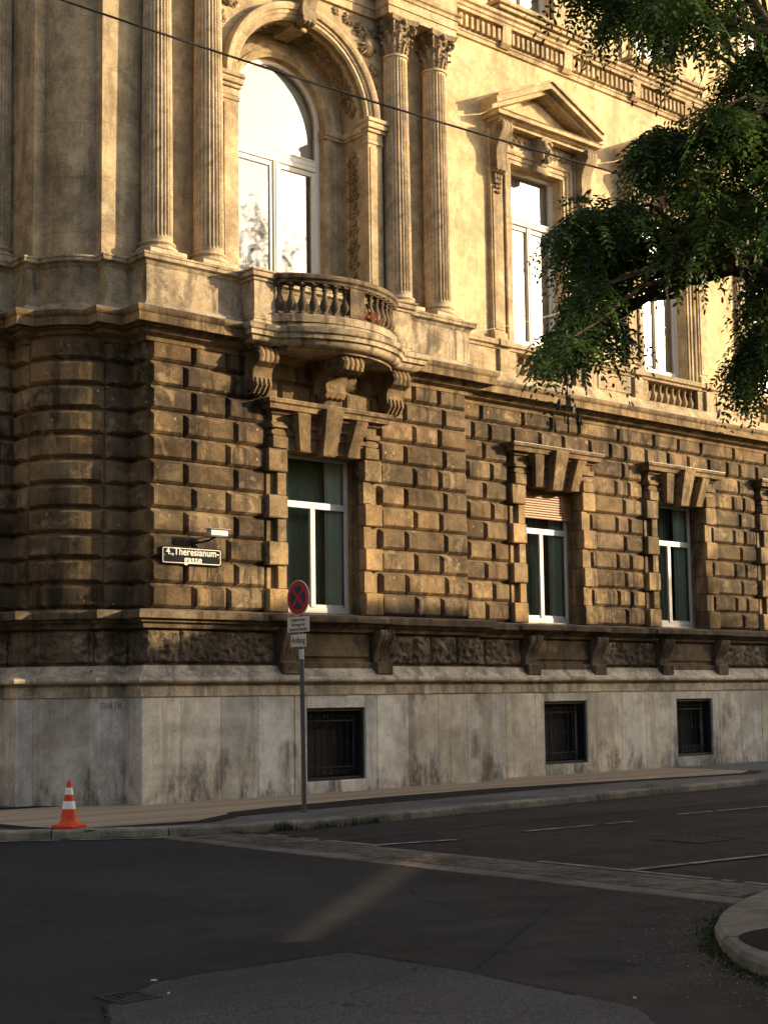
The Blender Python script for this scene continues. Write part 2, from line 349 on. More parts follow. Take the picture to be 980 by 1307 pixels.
# ------------------------------------------------------------------ the ground
def ground():
    mb = MB(); mb.box(-250, 350, -250, 350, -.6, -.13)
    tag(mb.build('ground', MAT['asphalt']), kind='structure')
    mb = MB(); mb.poly([(x, y, -.1) for x, y in ((-80, -80), (120, -80), (120, 80), (-80, 80))]); tag(mb.build('road', MAT['asphalt']), kind='structure')
    mb = MB()
    pts = [(-7.88, -12.2), (-7.28, -11.75), (-5.76, -11.78), (-5.70, -12.9), (-5.83, -14.3), (-6.6, -15.4), (-8.6, -13.6)]
    ed = []; rs = random.Random(31)
    for (ax, ay), (bx, by) in zip(pts, pts[1:]+pts[:1]):
        n = max(2, int(hypot(bx-ax, by-ay)/.07))
        for k in range(n): ed.append((ax+(bx-ax)*k/n+rs.uniform(-.012, .012)+.025*noise.noise(Vector((ax*3+k*.2, 1, 0))), ay+(by-ay)*k/n+rs.uniform(-.012, .012)+.025*noise.noise(Vector((ay*3+k*.2, 7, 0)))))
    mb.poly([(x, y, -.096) for x, y in ed]); tag(mb.build('road_patch', MAT['asphalt_old']), kind='structure')
    def seam(P, wd):
        mb = MB(); Q = []
        for (ax, ay), (bx, by) in zip(P, P[1:]):
            n = max(2, int(hypot(bx-ax, by-ay)/.06))
            for k in range(n): Q.append((ax+(bx-ax)*k/n+rs.uniform(-.008, .008)+.05*noise.noise(Vector((ax+k*.11, 2, 0))), ay+(by-ay)*k/n+rs.uniform(-.008, .008)+.05*noise.noise(Vector((ay+k*.11, 5, 0)))))
        for i, (a, b) in enumerate(zip(Q, Q[1:])):
            d = Vector((b[0]-a[0], b[1]-a[1])).normalized(); w_ = wd*rs.uniform(.4, 1.2); n_ = Vector((-d.y, d.x))*w_; z = -.0905
            mb.poly([(a[0]-n_.x, a[1]-n_.y, z), (b[0]-n_.x, b[1]-n_.y, z), (b[0]+n_.x, b[1]+n_.y, z), (a[0]+n_.x, a[1]+n_.y, z)])
        tag(mb.build('tar_seam', MAT['tar']), kind='structure')
    seam(ed[-14:]+ed[:62], .011); seam([(-9.5, -6.5), (-6.2, -8.0), (-3.8, -8.6), (-2.3, -10.0)], .007); seam([(-.7, -8.2), (3, -8.4), (9, -8.2), (16, -7.6)], .012); seam([(-5.7, -12.9), (-4.6, -12.2), (-3.0, -11.2), (-2.3, -9.2)], .006)
    # far carriageway of the main street is older and greyer near the near kerb
    mb = MB(); mb.poly([(x, y, -.096) for x, y in ((-.9, -4.6), (40, -2.0), (40, -3.9), (8, -5.9), (3, -5.7), (-.95, -5.9))])
    tag(mb.build('road_wear_strip', MAT['asphalt_grey']), kind='structure')
ground()

KA = .0705                                   # the kerb runs at a small angle to the palace
def ky(x): return -4.24+KA*(x-1.07)
KERB = [(-5.2, 14), (-5.1, 4), (-4.95, -.6), (-4.5, -1.75), (-3.64, -2.5), (-2.83, -3.05), (-2.12, -3.56), (-1.5, -3.92), (-.83, -4.14), (0, -4.25), (1.07, -4.24), (14, ky(14)), (45, ky(45))]
def pavement():
    mb = MB(); inner = offset(KERB, -.30)
    pts = [(x, y, -.006) for x, y in inner] + [(45, 3.5, -.006), (-1.2, 3.5, -.006), (-1.2, 14, -.006)]
    mb.poly(pts); tag(mb.build('pavement', MAT['pave_asphalt']), kind='structure')
    # granite kerb: separate stones with joints
    mb = MB(); rs = random.Random(4)
    P = [Vector(p) for p in KERB]; L = [0]
    for a, b in zip(P, P[1:]): L.append(L[-1]+(b-a).length)
    def at(s):
        for i in range(len(P)-1):
            if s <= L[i+1]: return P[i].lerp(P[i+1], (s-L[i])/(L[i+1]-L[i]))
        return P[-1]
    s = 8.0
    while s < L[-1]-1:
        ln = rs.uniform(.9, 1.5) if s > 17 else rs.uniform(.6, .95)
        a, b = at(s+.008), at(s+ln-.008); m = at(s+ln/2); d = (b-a).normalized(); n = Vector((d.y, -d.x))
        h = rs.uniform(-.006, .008); tn = rs.uniform(.8, 1.2); mb.tone = (tn, tn*.98, tn*.95); c = .02
        def pt(t, o, z): q = a.lerp(b, t)+(m-(a+b)/2)*(4*t*(1-t))-n*o; return (q.x, q.y, z)
        rings = []
        for t in (0, .5, 1):
            rings.append([pt(t, 0, -.2), pt(t, -.012, -.1), pt(t, 0, h-c), pt(t, c, h), pt(t, .29, h), pt(t, .31, h-.02), pt(t, .31, -.2)])
        mb.loft(rings, True, True); s += ln
    tag(mb.build('kerb', MAT['kerb'], smooth=30), kind='structure')
    # brown paving boards beside the wall, and the black asphalt strip that edges them
    front = [(-2.75, -2.86), (-1.05, -3.05), (-.13, -2.45), (.05, -2.2), (1.12, -1.92), (3.4, -1.6), (6.24, -1.47), (9.72, -1.86), (12.54, -2.15), (13.4, -1.7)]
    mb = MB(); ext = offset(front, .3)
    for i in range(len(front)-1): mb.poly([(*front[i], .0), (*ext[i], .0), (*ext[i+1], .0), (*front[i+1], .0)])
    tag(mb.build('asphalt_strip', MAT['tar']), kind='structure')
    mb = MB(); rs = random.Random(9); wv = .135
    def clip(poly, a, b, c):           # keep a*x+b*y>=c
        out = []
        for i in range(len(poly)):
            p, q = poly[i-1], poly[i]; dp, dq = a*p[0]+b*p[1]-c, a*q[0]+b*q[1]-c
            if (dp >= 0) != (dq >= 0): t = dp/(dp-dq); out.append((p[0]+(q[0]-p[0])*t, p[1]+(q[1]-p[1])*t))
            if dq >= 0: out.append(q)
        return out
    quads = [[front[i], front[i+1], (front[i+1][0], .9), (front[i][0], .9)] for i in range(len(front)-1)]
    quads.append([(-2.75, -2.86), (-2.75, .9), (-3.2, .9), (-3.0, -2.2)])
    for k in range(-2, 34):
        y0 = .9-wv*(k+1); y1 = y0+wv-.011; tn = rs.uniform(.72, 1.2)
        for q in quads:
            pl = clip(clip(q, 0, 1, y0), 0, -1, -y1)
            if len(pl) > 2: mb.tone = (tn, tn, tn*.97); mb.poly([(x, y, .004) for x, y in pl])
    tag(mb.build('paving_boards', MAT['planks']), kind='structure')
    mb = MB(); mb.poly([(x, y, .0) for x, y in ((-3.3, -2.5), (-2.0, -3.0), (13.4, -1.7), (13.4, .5), (-3.3, 1.5))])
    o = mb.build('board_bed', MAT['tar']); o.location.z = -.003; tag(o, kind='structure')
    # setts with a concrete edge across the mouth of the side street
    mb = MB(); rs = random.Random(2); y = -4.0
    while y > -12.1:
        ln = rs.uniform(.13, .2)
        for k in range(5):
            x0 = -1.86+k*.135; tn = rs.uniform(.65, 1.35); mb.tone = (tn, tn*.98, tn*.94)
            mb.box(x0+rs.uniform(0, .008), x0+.125, y-ln+.012, y, -.12, -.094+rs.uniform(0, .008), .008)
        y -= ln
    tag(mb.build('sett_gutter', MAT['setts']), kind='structure')
    mb = MB(); y = -3.7
    while y > -12.3:
        mb.tone = (rs.uniform(.9, 1.1),)*3; mb.box(-2.16, -1.88, y-.985, y, -.12, -.092, .006); y -= 1.0
    mb.box(-1.17, -1.08, -12.0, -4.3, -.12, -.093, .004)
    tag(mb.build('concrete_edging', MAT['concrete']), kind='structure')
pavement()

def markings():
    rs = random.Random(5)
    def line(name, a, b, wd, dash=.02):
        mb = MB(); a, b = Vector(a), Vector(b); n = max(2, int((b-a).length/.12)); d = (b-a).normalized(); t = Vector((-d.y, d.x))
        for i in range(n):
            p, q = a.lerp(b, i/n), a.lerp(b, (i+1)/n); o = wd/2*rs.uniform(.8, 1.05); tn = rs.uniform(.35, 1.0); mb.tone = (tn,)*3
            if rs.random() < dash: continue
            mb.poly([(*(p-t*o), -.088), (*(q-t*o), -.088), (*(q+t*o), -.088), (*(p+t*o), -.088)])
        tag(mb.build(name, MAT['paint']), kind='structure')
    line('parking_line', (-.95, -6.62), (.05, -6.86), .11); line('parking_line', (1.2, -6.74), (3.3, -6.88), .10, .1)
    line('parking_line', (-1.0, -10.3), (.9, -10.5), .11); line('parking_line', (4.6, -6.62), (7.5, -6.85), .1, .1)
    line('edge_line', (-1.02, -4.6), (-1.02, -6.7), .09, .08); line('edge_line', (-1.0, -9.0), (-1.02, -12.0), .09, .06)
    line('edge_line', (-4.05, -2.5), (-2.05, -3.98), .10, .05)
    line('edge_line', (.9, -10.5), (3.5, -10.6), .1, .1)
markings()

# the corner of the opposite pavement with its tree pit
ISL = [(30, -10.9), (6, -11.9), (-1.0, -12.3), (-1.66, -12.36), (-2.5, -12.62), (-3.1, -12.88), (-3.62, -13.2), (-4.06, -13.58), (-4.45, -14.0), (-4.75, -14.5), (-5.0, -15.3), (-5.1, -17), (-5.1, -40)]
def island():
    P = ISL
    inner = offset(P, -.62); mb = MB()
    rs = random.Random(8)
    mb.poly([(x, y, -.002) for x, y in inner] + [(30, -40, -.002)])
    tag(mb.build('opposite_pavement', MAT['granite']), kind='structure')
    mb = MB(); o1 = P; mm = mitres(P)
    for i in range(len(P)-1):
        a, b = P[i], P[i+1]; tn = rs.uniform(.9, 1.08); mb.tone = (tn, tn*.99, tn*.96)
        def pt(j, o, z): return (P[j][0]-mm[j][0]*o, P[j][1]-mm[j][1]*o, z)
        prof = [(0, -.2), (0, -.03), (.03, 0.0), (.60, .002), (.615, -.01), (.615, -.2)]
        L_ = hypot(P[i+1][0]-P[i][0], P[i+1][1]-P[i][1]); g = min(.2, .005/L_) if i % 2 == 0 else 0.
        def lp(t, o, z): a_, b_ = pt(i, o, z), pt(i+1, o, z); return (a_[0]+(b_[0]-a_[0])*t, a_[1]+(b_[1]-a_[1])*t, z)
        dz = rs.uniform(-.004, .004)
        mb.loft([[lp(g, o, z+dz) for o, z in prof], [lp(1-g, o, z+dz) for o, z in prof]], True, True)
    tag(mb.build('opposite_kerb', MAT['granite'], smooth=30), kind='structure')
    mb = MB(); n = 28
    ring = [(-3.72+.58*cos(2*pi*k/n)*(1+.05*sin(5*k)), -14.18+.58*sin(2*pi*k/n), .006) for k in range(n)]
    mb.poly(ring); tag(mb.build('tree_pit', MAT['soil']), kind='structure')
island()
#@@PALACE
# ------------------------------------------------------------------ the palace
PAL = tag(empty('palace'), 'ornate sandstone corner palace with rusticated ground floor, balcony and tall upper windows', 'building')
def bld(mb, name, mat, parent=None, smooth=False, **k): return mb.build(name, MAT[mat], parent or PAL, smooth, **k)
# plan of the wall, left (side street) to right; outward is to the right of the direction of travel
ARC0, ARC1 = (-.90, 1.66), (-.21, .97)
def arc(a, b, sag=.17, n=8):
    a, b = Vector(a), Vector(b); m = (a+b)/2; d = (b-a).normalized(); nn = Vector((d.y, -d.x))
    return [tuple(a.lerp(b, k/n)+nn*sag*(1-(2*k/n-1)**2)) for k in range(n+1)]
ARC = arc(ARC0, ARC1)
END = 34.0
SIDE = [(-1.63, 16), (-1.63, 2.11), (-1.12, 2.11), (-1.12, 1.66)] + ARC + [(-.21, .75), (.24, .75), (.24, .24)]
RIS = [(.24, .24), (7.49, .24), (7.49, .74)]
PATH = SIDE[:-1]+RIS+[(END, .74)]
UP = [(-1.07, 16), (-1.07, 1.60), (-.87, 1.60)] + arc((-.87, 1.60), (-.27, 1.0), .13)[1:] + [(-.27, .8), (7.5, .8), (7.5, 1.0), (END, 1.0)]
XC0 = 3.86; BAYS = [10.36+4.28*k for k in range(6)]
def wall_holes(mb, x0, x1, z0, z1, y, holes, depth=.3):
    xs = sorted({x0, x1, *[h[0] for h in holes], *[h[1] for h in holes]}); zs = sorted({z0, z1, *[h[2] for h in holes], *[h[3] for h in holes]})
    for a, b in zip(xs, xs[1:]):
        for c, d in zip(zs, zs[1:]):
            if any(h[0] <= a and b <= h[1] and h[2] <= c and d <= h[3] for h in holes): continue
            mb.poly([(a, y, c), (b, y, c), (b, y, d), (a, y, d)])
    for a, b, c, d in holes:
        e = y+depth
        mb.poly([(a, y, c), (a, e, c), (a, e, d), (a, y, d)]); mb.poly([(b, y, c), (b, y, d), (b, e, d), (b, e, c)])
        mb.poly([(a, y, c), (b, y, c), (b, e, c), (a, e, c)]); mb.poly([(a, y, d), (a, e, d), (b, e, d), (b, y, d)])
def block(mb, path, z0, z1, depth=.082, ins=((0, 0), (.006, .28), (.048, .93), (.058, 1.0)), tone=None, em=.85):
    if tone: mb.tone = tone
    rings = []
    for i, d in ins:
        p = cut(offset(path, depth*d), i*em, i*em) if i else offset(path, depth*d)
        m = len(p)
        if rings and m != len(rings[0])//2:      # keep vertex count when trimming swallowed a point
            p = [tuple(Vector(q)) for q in p]; m0 = len(rings[0])//2
            while len(p) < m0: p.insert(1, tuple((Vector(p[0])*.5+Vector(p[1])*.5)))
        rings.append([(x, y, z0+i) for x, y in p]+[(x, y, z1-i) for x, y in p[::-1]])
    n = len(rings[0]); I = [[mb.vv(q) for q in r] for r in rings]
    for a, b in zip(I, I[1:]):
        for k in range(n): mb.face([a[k], a[(k+1) % n], b[(k+1) % n], b[k]])
    h = n//2; L = I[-1]
    for k in range(h-1): mb.face([L[k], L[k+1], L[n-2-k], L[n-1-k]])
brs = random.Random(21)
def btone(a=.62, b=1.4):
    t = brs.uniform(a, b); w_ = brs.uniform(-.05, .05); return (t*(1+w_), t, t*(1-w_*1.6))

# ---- plinth of smooth slabs with the cellar windows
CELLAR = [(3.25, 4.55, .2, 1.43, 0.0)]+[(xc-.66, xc+.64, .21, 1.47, .5) for xc in BAYS]
def plinth():
    mb = MB(); back = .012
    sw = offset(SIDE, .24-back)
    rings = [[(x, y, z) for z in (-.3, 1.66)] for x, y in sw]; mb.loft(rings, False, False)
    wall_holes(mb, 0+back, 7.73-back, -.3, 1.66, back, [c[:4] for c in CELLAR[:1]], .34)
    wall_holes(mb, 7.6, END, -.3, 1.66, .5+back, [c[:4] for c in CELLAR[1:]], .34)
    mb.poly([(7.73-back, .0+back, -.3), (7.73-back, .6, -.3), (7.73-back, .6, 1.66), (7.73-back, back, 1.66)])
    ins = ((0, 0), (.005, .8), (.010, 1.0))
    def slab(path, z0=-.3, z1=1.655): block(mb, path, z0, z1, back, ins, tone=btone(.86, 1.14))
    cp = offset(SIDE, .24-back); n = len(cp)
    slab([cp[0], (cp[1][0], cp[1][1]+5)]); slab([(cp[1][0], cp[1][1]+5), cp[1]]); slab(cp[1:3]); slab(cp[2:4]); slab(cp[3:5])
    slab(cp[4:-3]); slab(cp[-4:-2]); slab(cp[-3:-1]); slab([cp[-2], (back, back)])
    J = [back, .73, 1.49, 2.23, 2.96]
    for a, b in zip(J, J[1:]): slab([(a, back), (b, back)])
    J = [4.82, 5.57, 6.3, 7.04, 7.73-back]
    for a, b in zip(J, J[1:]): slab([(a, back), (b, back)])
    def frame(h, y):      # flat stone frame round a cellar window
        x0, x1, z0, z1 = h[:4]; e = .26
        slab([(x0-e, y), (x0, y)], -.3, 1.655); slab([(x1, y), (x1+e, y)], -.3, 1.655)
        slab([(x0, y), (x1, y)], z1, 1.655); slab([(x0, y), (x1, y)], -.3, z0)
    frame(CELLAR[0], back)
    prev = 7.73
    for c in CELLAR[1:]:
        frame(c, .5+back); a, b = prev, c[0]-.26; k = max(1, round((b-a)/.78))
        for i in range(k): slab([(a+(b-a)*i/k, .5+back), (a+(b-a)*(i+1)/k, .5+back)])
        prev = c[1]+.26
    mb.tone = (1, 1, 1)
    bld(mb, 'plinth', 'plinth')
    mb = MB()
    mb.sweep(PATH, [(.2, 1.655), (.262, 1.66), (.262, 1.82), (.235, 1.825), (.235, 1.86), (.32, 1.868), (.352, 1.89), (.36, 1.92), (.345, 1.955), (.30, 1.975), (.27, 1.985), (.16, 2.09), (.13, 2.15), (.05, 2.155)])
    bld(mb, 'plinth_moulding', 'torus', smooth=35)
plinth()

# ---- band of rough-hewn stones
def rough_patch(mb, path, z0, z1, step, seed, depth=.075):
    L = [0]; P = [Vector(p) for p in path]; N = [Vector(m) for m in mitres(path)]
    for a, b in zip(P, P[1:]): L.append(L[-1]+(b-a).length)
    T = L[-1]; nx = max(3, int(T/step)); nz = max(3, int((z1-z0)/step)); rings = []
    for i in range(nx+1):
        s = T*i/nx; k = 0
        while k < len(L)-2 and s > L[k+1]: k += 1
        t = (s-L[k])/(L[k+1]-L[k]); p = P[k].lerp(P[k+1], t); n = N[k].lerp(N[k+1], t); r = []
        for j in range(nz+1):
            z = z0+(z1-z0)*j/nz; e = min(s, T-s, z-z0, z1-z)
            q = Vector((p.x*8.5, p.y*8.5, z*10+seed*7.3)); v = noise.noise(q)*.6+noise.noise(q*2.3)*.45
            v2 = abs(noise.noise(q*.8+Vector((3, 9, 1))))
            d = min(1, e/.035)*(.55+1.0*max(-.5, v)-.7*v2)*depth if e > 1e-6 else -.02
            r.append((p.x+n.x*d, p.y+n.y*d, z))
        rings.append(r)
    mb.loft(rings, False, False)
BRK = [XC0-1.14, XC0+.95]+[x for xc in BAYS for x in (xc-1.13, xc+.89)]
def rough_band():
    mb = MB(); mb.sweep(PATH, [(.13, 2.155), (.05, 2.17), (.05, 2.72), (.10, 2.725), (.10, 2.735)]); mb2 = MB()
    zz = (2.19, 2.71)
    cp = offset(SIDE, .07)
    for seg, st in ((cp[1:3], .03), (cp[2:4], .03), (cp[3:-4], .024), (cp[-5:-3], .024), (cp[-4:-2], .024), (cp[-3:-1], .024), ([cp[-2], (.17, .17)], .03)):
        if len(seg) > 1 and sum((Vector(a)-Vector(b)).length for a, b in zip(seg, seg[1:])) > .08: rough_patch(mb2, seg, *zz, st, brs.random()*9)
    bld(mb2, 'rough_stone_band', 'rough', smooth=70)
    def run(x0, x1, y, cuts, st):
        mb2 = MB(); X = [x0]+[c for c in cuts if x0 < c < x1]+[x1]
        for a, b in zip(X, X[1:]): rough_patch(mb2, [(a+.012, y), (b-.012, y)], *zz, st, brs.random()*9)
        bld(mb2, 'rough_stone_panel', 'rough', smooth=70)
    run(.17, BRK[0]-.02, .17, [.82], .024); run(BRK[1]+.42, 7.56, .17, [6.3, 6.95], .026)
    run(7.57, BRK[2]-.02, .67, [8.2], .028)
    for k in range(3, len(BRK)-1, 2): run(BRK[k]+.40, BRK[k+1]-.02, .67, [], .03 if k < 6 else .06)
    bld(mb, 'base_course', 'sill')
    mb = MB(); mb.sweep(PATH, [(.10, 2.735), (.16, 2.74), (.165, 2.80), (.24, 2.83), (.25, 2.87), (.33, 2.885), (.335, 2.985), (.31, 3.01)])
    for x0, x1, y in [(2.42, 5.12, .24)]+[(xc-1.4, xc+1.3, .74) for xc in BAYS]:
        mb.box(x0, x1, y-.372, y-.05, 2.888, 2.982, .012)
    bld(mb, 'sill_course', 'sill', smooth=30)
    mb = MB(); mb.sweep(PATH, [(.312, 3.012), (.30, 3.02), (-.02, 3.05)]); bld(mb, 'sill_flashing', 'zinc')
rough_band()

# ---- carved consoles
def spiral_pts(c, r0, turns, a0, sgn=1, n=26, shrink=.12):
    return [(c[0]+r*cos(a), c[1]+r*sin(a)) for k in range(n+1) for r, a in [(r0*(1-(1-shrink)*k/n), a0+sgn*2*pi*turns*k/n)]]
def console(name, xc, y, wd, prof, vol, mat, ribs=3, parent=None, tail=None):
    """prof: (distance from wall, z) outline; vol: volutes (d, z, r); ribs raised along the front"""
    mb = MB(); hw = wd/2; n = ribs; wr = wd/(n*1.0)
    P = [Vector(p) for p in prof]; cen = sum(P, Vector((0, 0)))/len(P)
    mb.ext(prof, lambda p: (xc-hw, y-p[0], p[1]), lambda p: (xc+hw, y-p[0], p[1]))
    for k in range(n):
        a = xc-hw+wr*k+wr*.12; b = a+wr*.76; m = (a+b)/2
        def grow(p, g, wall=.02):
            d = Vector(p)-cen; L = max(d.length, 1e-4); q = Vector(p)+d/L*g; return (max(q.x, .0), q.y)
        mb.loft([[(x, y-q[0], q[1]) for p in prof for q in [grow(p, g)]] for x, g in ((a, .003), (a+wr*.12, .016), (m, .024), (b-wr*.12, .016), (b, .003))], True, True)
    for d, z, r in vol:
        for sx in (-1, 1):
            x = xc+sx*hw
            sp = spiral_pts((d, z), r, 2.0, .3, 1)
            mb.tube([(x+sx*.012, y-p[0], p[1]) for p in sp], [max(.006, r*.16*(1-.6*k/26)) for k in range(27)], 5)
            mb.ball((x+sx*.01, y-d, z), .02, r*.22, r*.22, 6, 4)
    if tail: tail(mb)
    return bld(mb, name, mat, parent, smooth=35)
def sill_brackets():
    prof = [(0, 2.77), (.30, 2.77), (.315, 2.73), (.30, 2.66), (.25, 2.58), (.19, 2.48), (.15, 2.36), (.14, 2.24), (.17, 2.20), (.0, 2.20)]
    for i, x in enumerate(BRK):
        y = .20 if i < 2 else .70; xc = x+.19
        def tail(mb): mb.box(xc-.19, xc+.19, y-.24, y+.1, 2.0, 2.215, .02); mb.box(xc-.17, xc+.17, y-.19, y+.1, 1.98, 2.02, .01)
        console('sill_bracket', xc, y, .34, prof, [], 'sill', 4, tail=tail)
    # panels between the brackets
    for i in range(0, len(BRK), 2):
        mb = MB(); y = .19 if i == 0 else .69; a, b = BRK[i]+.40, BRK[i+1]-.03
        mb.box(a, b, y-.07, y+.1, 2.30, 2.70, .02); mb.box(a-.03, b+.03, y-.03, y+.1, 2.04, 2.725, .01); mb.box(a-.03, b+.03, y-.10, y, 2.06, 2.22, .015)
        bld(mb, 'parapet_panel', 'sill')
sill_brackets()

# ---- rusticated ground floor
Z0, PIT = 3.05, .4
WIN0 = (XC0-.86, XC0+.86, 3.05, 5.86)
def rust():
    mb = MB(); rec = -.07; G = .015
    holes = [WIN0]; wall_holes(mb, .31, 7.42, 3.0, 7.6, .31, holes, .25)
    wall_holes(mb, 7.3, END, 3.0, 7.6, .81, [(xc-.86, xc+.86, 3.05, 5.86) for xc in BAYS], .25)
    RS = [(-1.63, 16), (-1.63, 2.11), (-1.12, 2.11)] + arc((-1.12, 1.66), (-.21, .75), .20, 10) + [(.24, .75), (.24, .24)]
    sp = offset(RS, rec); mb.loft([[(x, y, z) for z in (3.0, 7.6)] for x, y in sp], False, False)
    mb.poly([(7.42, .31, 3), (7.42, .9, 3), (7.42, .9, 7.6), (7.42, .31, 7.6)])
    sp[-1] = (.31, .31)
    for r in range(11):
        z0 = Z0+PIT*r+G; z1 = Z0+PIT*(r+1)-G
        def B(path, **k): block(mb, path, z0, z1, tone=btone(), **k)
        def row(x0, x1, y, js):
            X = [x0]+[j for j in js if x0+.1 < j < x1-.1]+[x1]
            for a, b in zip(X, X[1:]): B([(a+G, y), (b-G, y)])
        e = r % 2 == 0
        # corner piers
        for k in range(8): B([(sp[0][0], 2.18+k*1.1+1.08), (sp[0][0], 2.18+k*1.1)]) if k < 6 else None
        B(sp[1:4], em=2.0); B(sp[3:-2], em=2.0); B([sp[-3], sp[-2], (.31, .31)], em=2.0)
        # projecting bay
        if r < 9:
            row(.31, 2.60, .31, [1.13, 1.81] if e else [.97, 1.97]); row(5.17, 7.42, .31, [6.03, 6.68] if e else [5.80, 6.80])
        else:
            row(.31, 7.42, .31, [1.13, 1.81, 2.55, 3.3, 4.0, 4.7, 5.3, 6.03, 6.68] if e else [.97, 1.97, 2.9, 3.6, 4.35, 5.0, 5.80, 6.80])
        # long wing
        if r < 9:
            row(7.3, 9.06, .81, [8.37] if e else [7.9, 8.58])
            for xc in BAYS: row(xc+1.19, xc+4.28-1.30, .81, [xc+2.31] if e else [xc+2.05, xc+2.49])
        elif r == 9:
            base = [8.07, 8.55, 9.21, 10.02, 10.74, 11.59, 12.26, 12.78, 13.49, 14.27, 15.01, 15.79, 16.51, 17.01]; row(7.3, END-1, .81, base+[17.7+.71*k for k in range(21)])
        else:
            base = [8.31, 9.52, 10.37, 11.25, 12.54, 13.77, 14.66, 15.51, 16.78, 18.07]; row(7.3, END-1, .81, base+[18.07+1.07*k for k in range(1, 14)])
    mb.tone = (1, 1, 1); bld(mb, 'rusticated_wall', 'rust')
rust()

# ---- ground-floor windows: quoined surround, hood with three keystones, frame, curtains
def ground_window(xc, Y, shutter=0, first=False):
    for s in (-1, 1):
        mb = MB()
        for r in range(7):
            z0 = 3.05+.4*r; z1 = z0+.4; wide = r % 2 == 0; mb.tone = btone(.9, 1.5)
            def bx(a, b, y0, y1, c=.012): mb.box(xc+s*a, xc+s*b, y0, y1, z0+.004, z1-.004, c)
            if wide: bx(.862, 1.28, Y-.10, Y+.3, .018)
            else: bx(.862, 1.06, Y-.05, Y+.3); bx(1.06, 1.24, Y+.03, Y+.1)
        mb.tone = (1, 1, 1)
        mb.box(xc+s*.82, xc+s*.862, Y+.24, Y+.42, 3.05, 5.86)
        bld(mb, 'quoin_pilaster', 'cornice')
    # hood
    hood = MB()
    pth = [(xc-1.10, Y+.12), (xc-1.10, Y), (xc+1.10, Y), (xc+1.10, Y+.12)]
    hood.sweep(pth, [(-.05, 5.852), (.06, 5.855), (.06, 6.08), (.095, 6.09), (.10, 6.16), (.07, 6.17), (.07, 6.23), (.12, 6.25), (.125, 6.30), (.07, 6.31), (.07, 6.42), (.13, 6.45), (.15, 6.49), (.24, 6.505), (.25, 6.585), (.29, 6.61), (.30, 6.665), (-.02, 6.70)])
    hood.poly([(xc-1.1, Y+.25, 5.853), (xc+1.1, Y+.25, 5.853), (xc+1.1, Y-.05, 5.853), (xc-1.1, Y-.05, 5.853)])
    for s in (-1, 1):
        hood.box(xc+s*.87, xc+s*1.2, Y-.125, Y+.08, 5.855, 6.06, .01); hood.box(xc+s*.90, xc+s*1.17, Y-.10, Y+.08, 6.06, 6.20, .02); hood.box(xc+s*.87, xc+s*1.22, Y-.14, Y+.08, 6.20, 6.26, .01)
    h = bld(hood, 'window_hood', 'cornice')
    mb = MB(); mb.sweep([(xc-1.10, Y+.12), (xc-1.10, Y), (xc+1.10, Y), (xc+1.10, Y+.12)], [(.302, 6.667), (.30, 6.675), (-.03, 6.712)]); bld(mb, 'hood_flashing', 'pale' if first else 'zinc', h)
    for cx0, cx1, w0, w1, zt, pb, ptp in ((0, 0, .15, .205, 6.60, .17, .36), (-.53, -.66, .115, .145, 6.47, .16, .31), (.53, .66, .115, .145, 6.47, .16, .31)):
        mb = MB(); mb.tone = btone(.9, 1.3)
        zb = 5.80 if cx0 == 0 else 5.825
        def ring(t, g): 
            c = cx0+(cx1-cx0)*t; w_ = w0+(w1-w0)*t-g; p = pb+(ptp-pb)*t-g; z = zb+(zt-zb)*t
            return [(xc+c-w_, Y+.05, z), (xc+c+w_, Y+.05, z), (xc+c+w_, Y-p+.012, z), (xc+c+w_-.012, Y-p, z), (xc+c-w_+.012, Y-p, z), (xc+c-w_, Y-p+.012, z)]
        mb.loft([ring(0, .012), ring(.03, 0), ring(.98, 0), ring(1, .008)], True, True); bld(mb, 'keystone', 'cornice', h)
    # the window itself
    root = empty('ground_window', (0, 0, 0), PAL)
    y = Y+.33; mb = MB(); x0, x1 = xc-.86, xc+.86; zb, zt = 3.09, 5.90
    mb.box(x0, x1, y, y+.07, zb, zb+.10, .006); mb.box(x0, x1, y, y+.07, zt-.10, zt, .006)
    for s in (-1, 1): mb.box(xc+s*.76, xc+s*.862, y, y+.07, zb+.1, zt-.1, .006); mb.box(xc+s*.745, xc+s*.76, y+.02, y+.06, zb+.1, zt-.1)
    mb.box(xc-.76, xc+.76, y-.012, y+.06, 4.93, 5.05, .008); mb.box(xc-.055, xc+.055, y-.014, y+.06, zb+.10, 4.93, .008)
    mb.box(xc-.70, xc-.055, y+.01, y+.06, zb+.1, zb+.15); mb.box(xc+.055, xc+.70, y+.01, y+.06, zb+.1, zb+.15)
    bld(mb, 'frame', 'frame_low', root)
    mb = MB(); mb.box(x0-.0, x1+.0, y-.16, y-.01, 3.052, 3.085, .006); bld(mb, 'window_sill', 'pale', root)
    mb = MB()
    for a, b, c, d in ((x0+.1, xc-.055, zb+.15, 4.93), (xc+.055, x1-.1, zb+.15, 4.93), (x0+.1, x1-.1, 5.05, zt-.1)): mb.poly([(a, y+.03, c), (b, y+.03, c), (b, y+.03, d), (a, y+.03, d)])
    bld(mb, 'pane', 'glass', root, recalc=False)
    mb = MB(); rs = random.Random(int(xc*10))
    for a, b in ((x0, x0+rs.uniform(.34, .46)), (x1-rs.uniform(.42, .56), x1)):
        n = 30; mb.loft([[(a+(b-a)*k/n, y+.12+.030*sin(k*1.45+rs.uniform(-.25, .25)), z) for z in (3.06, 5.9)] for k in range(n+1)], False, False)
    bld(mb, 'curtain', 'green', root, smooth=60)
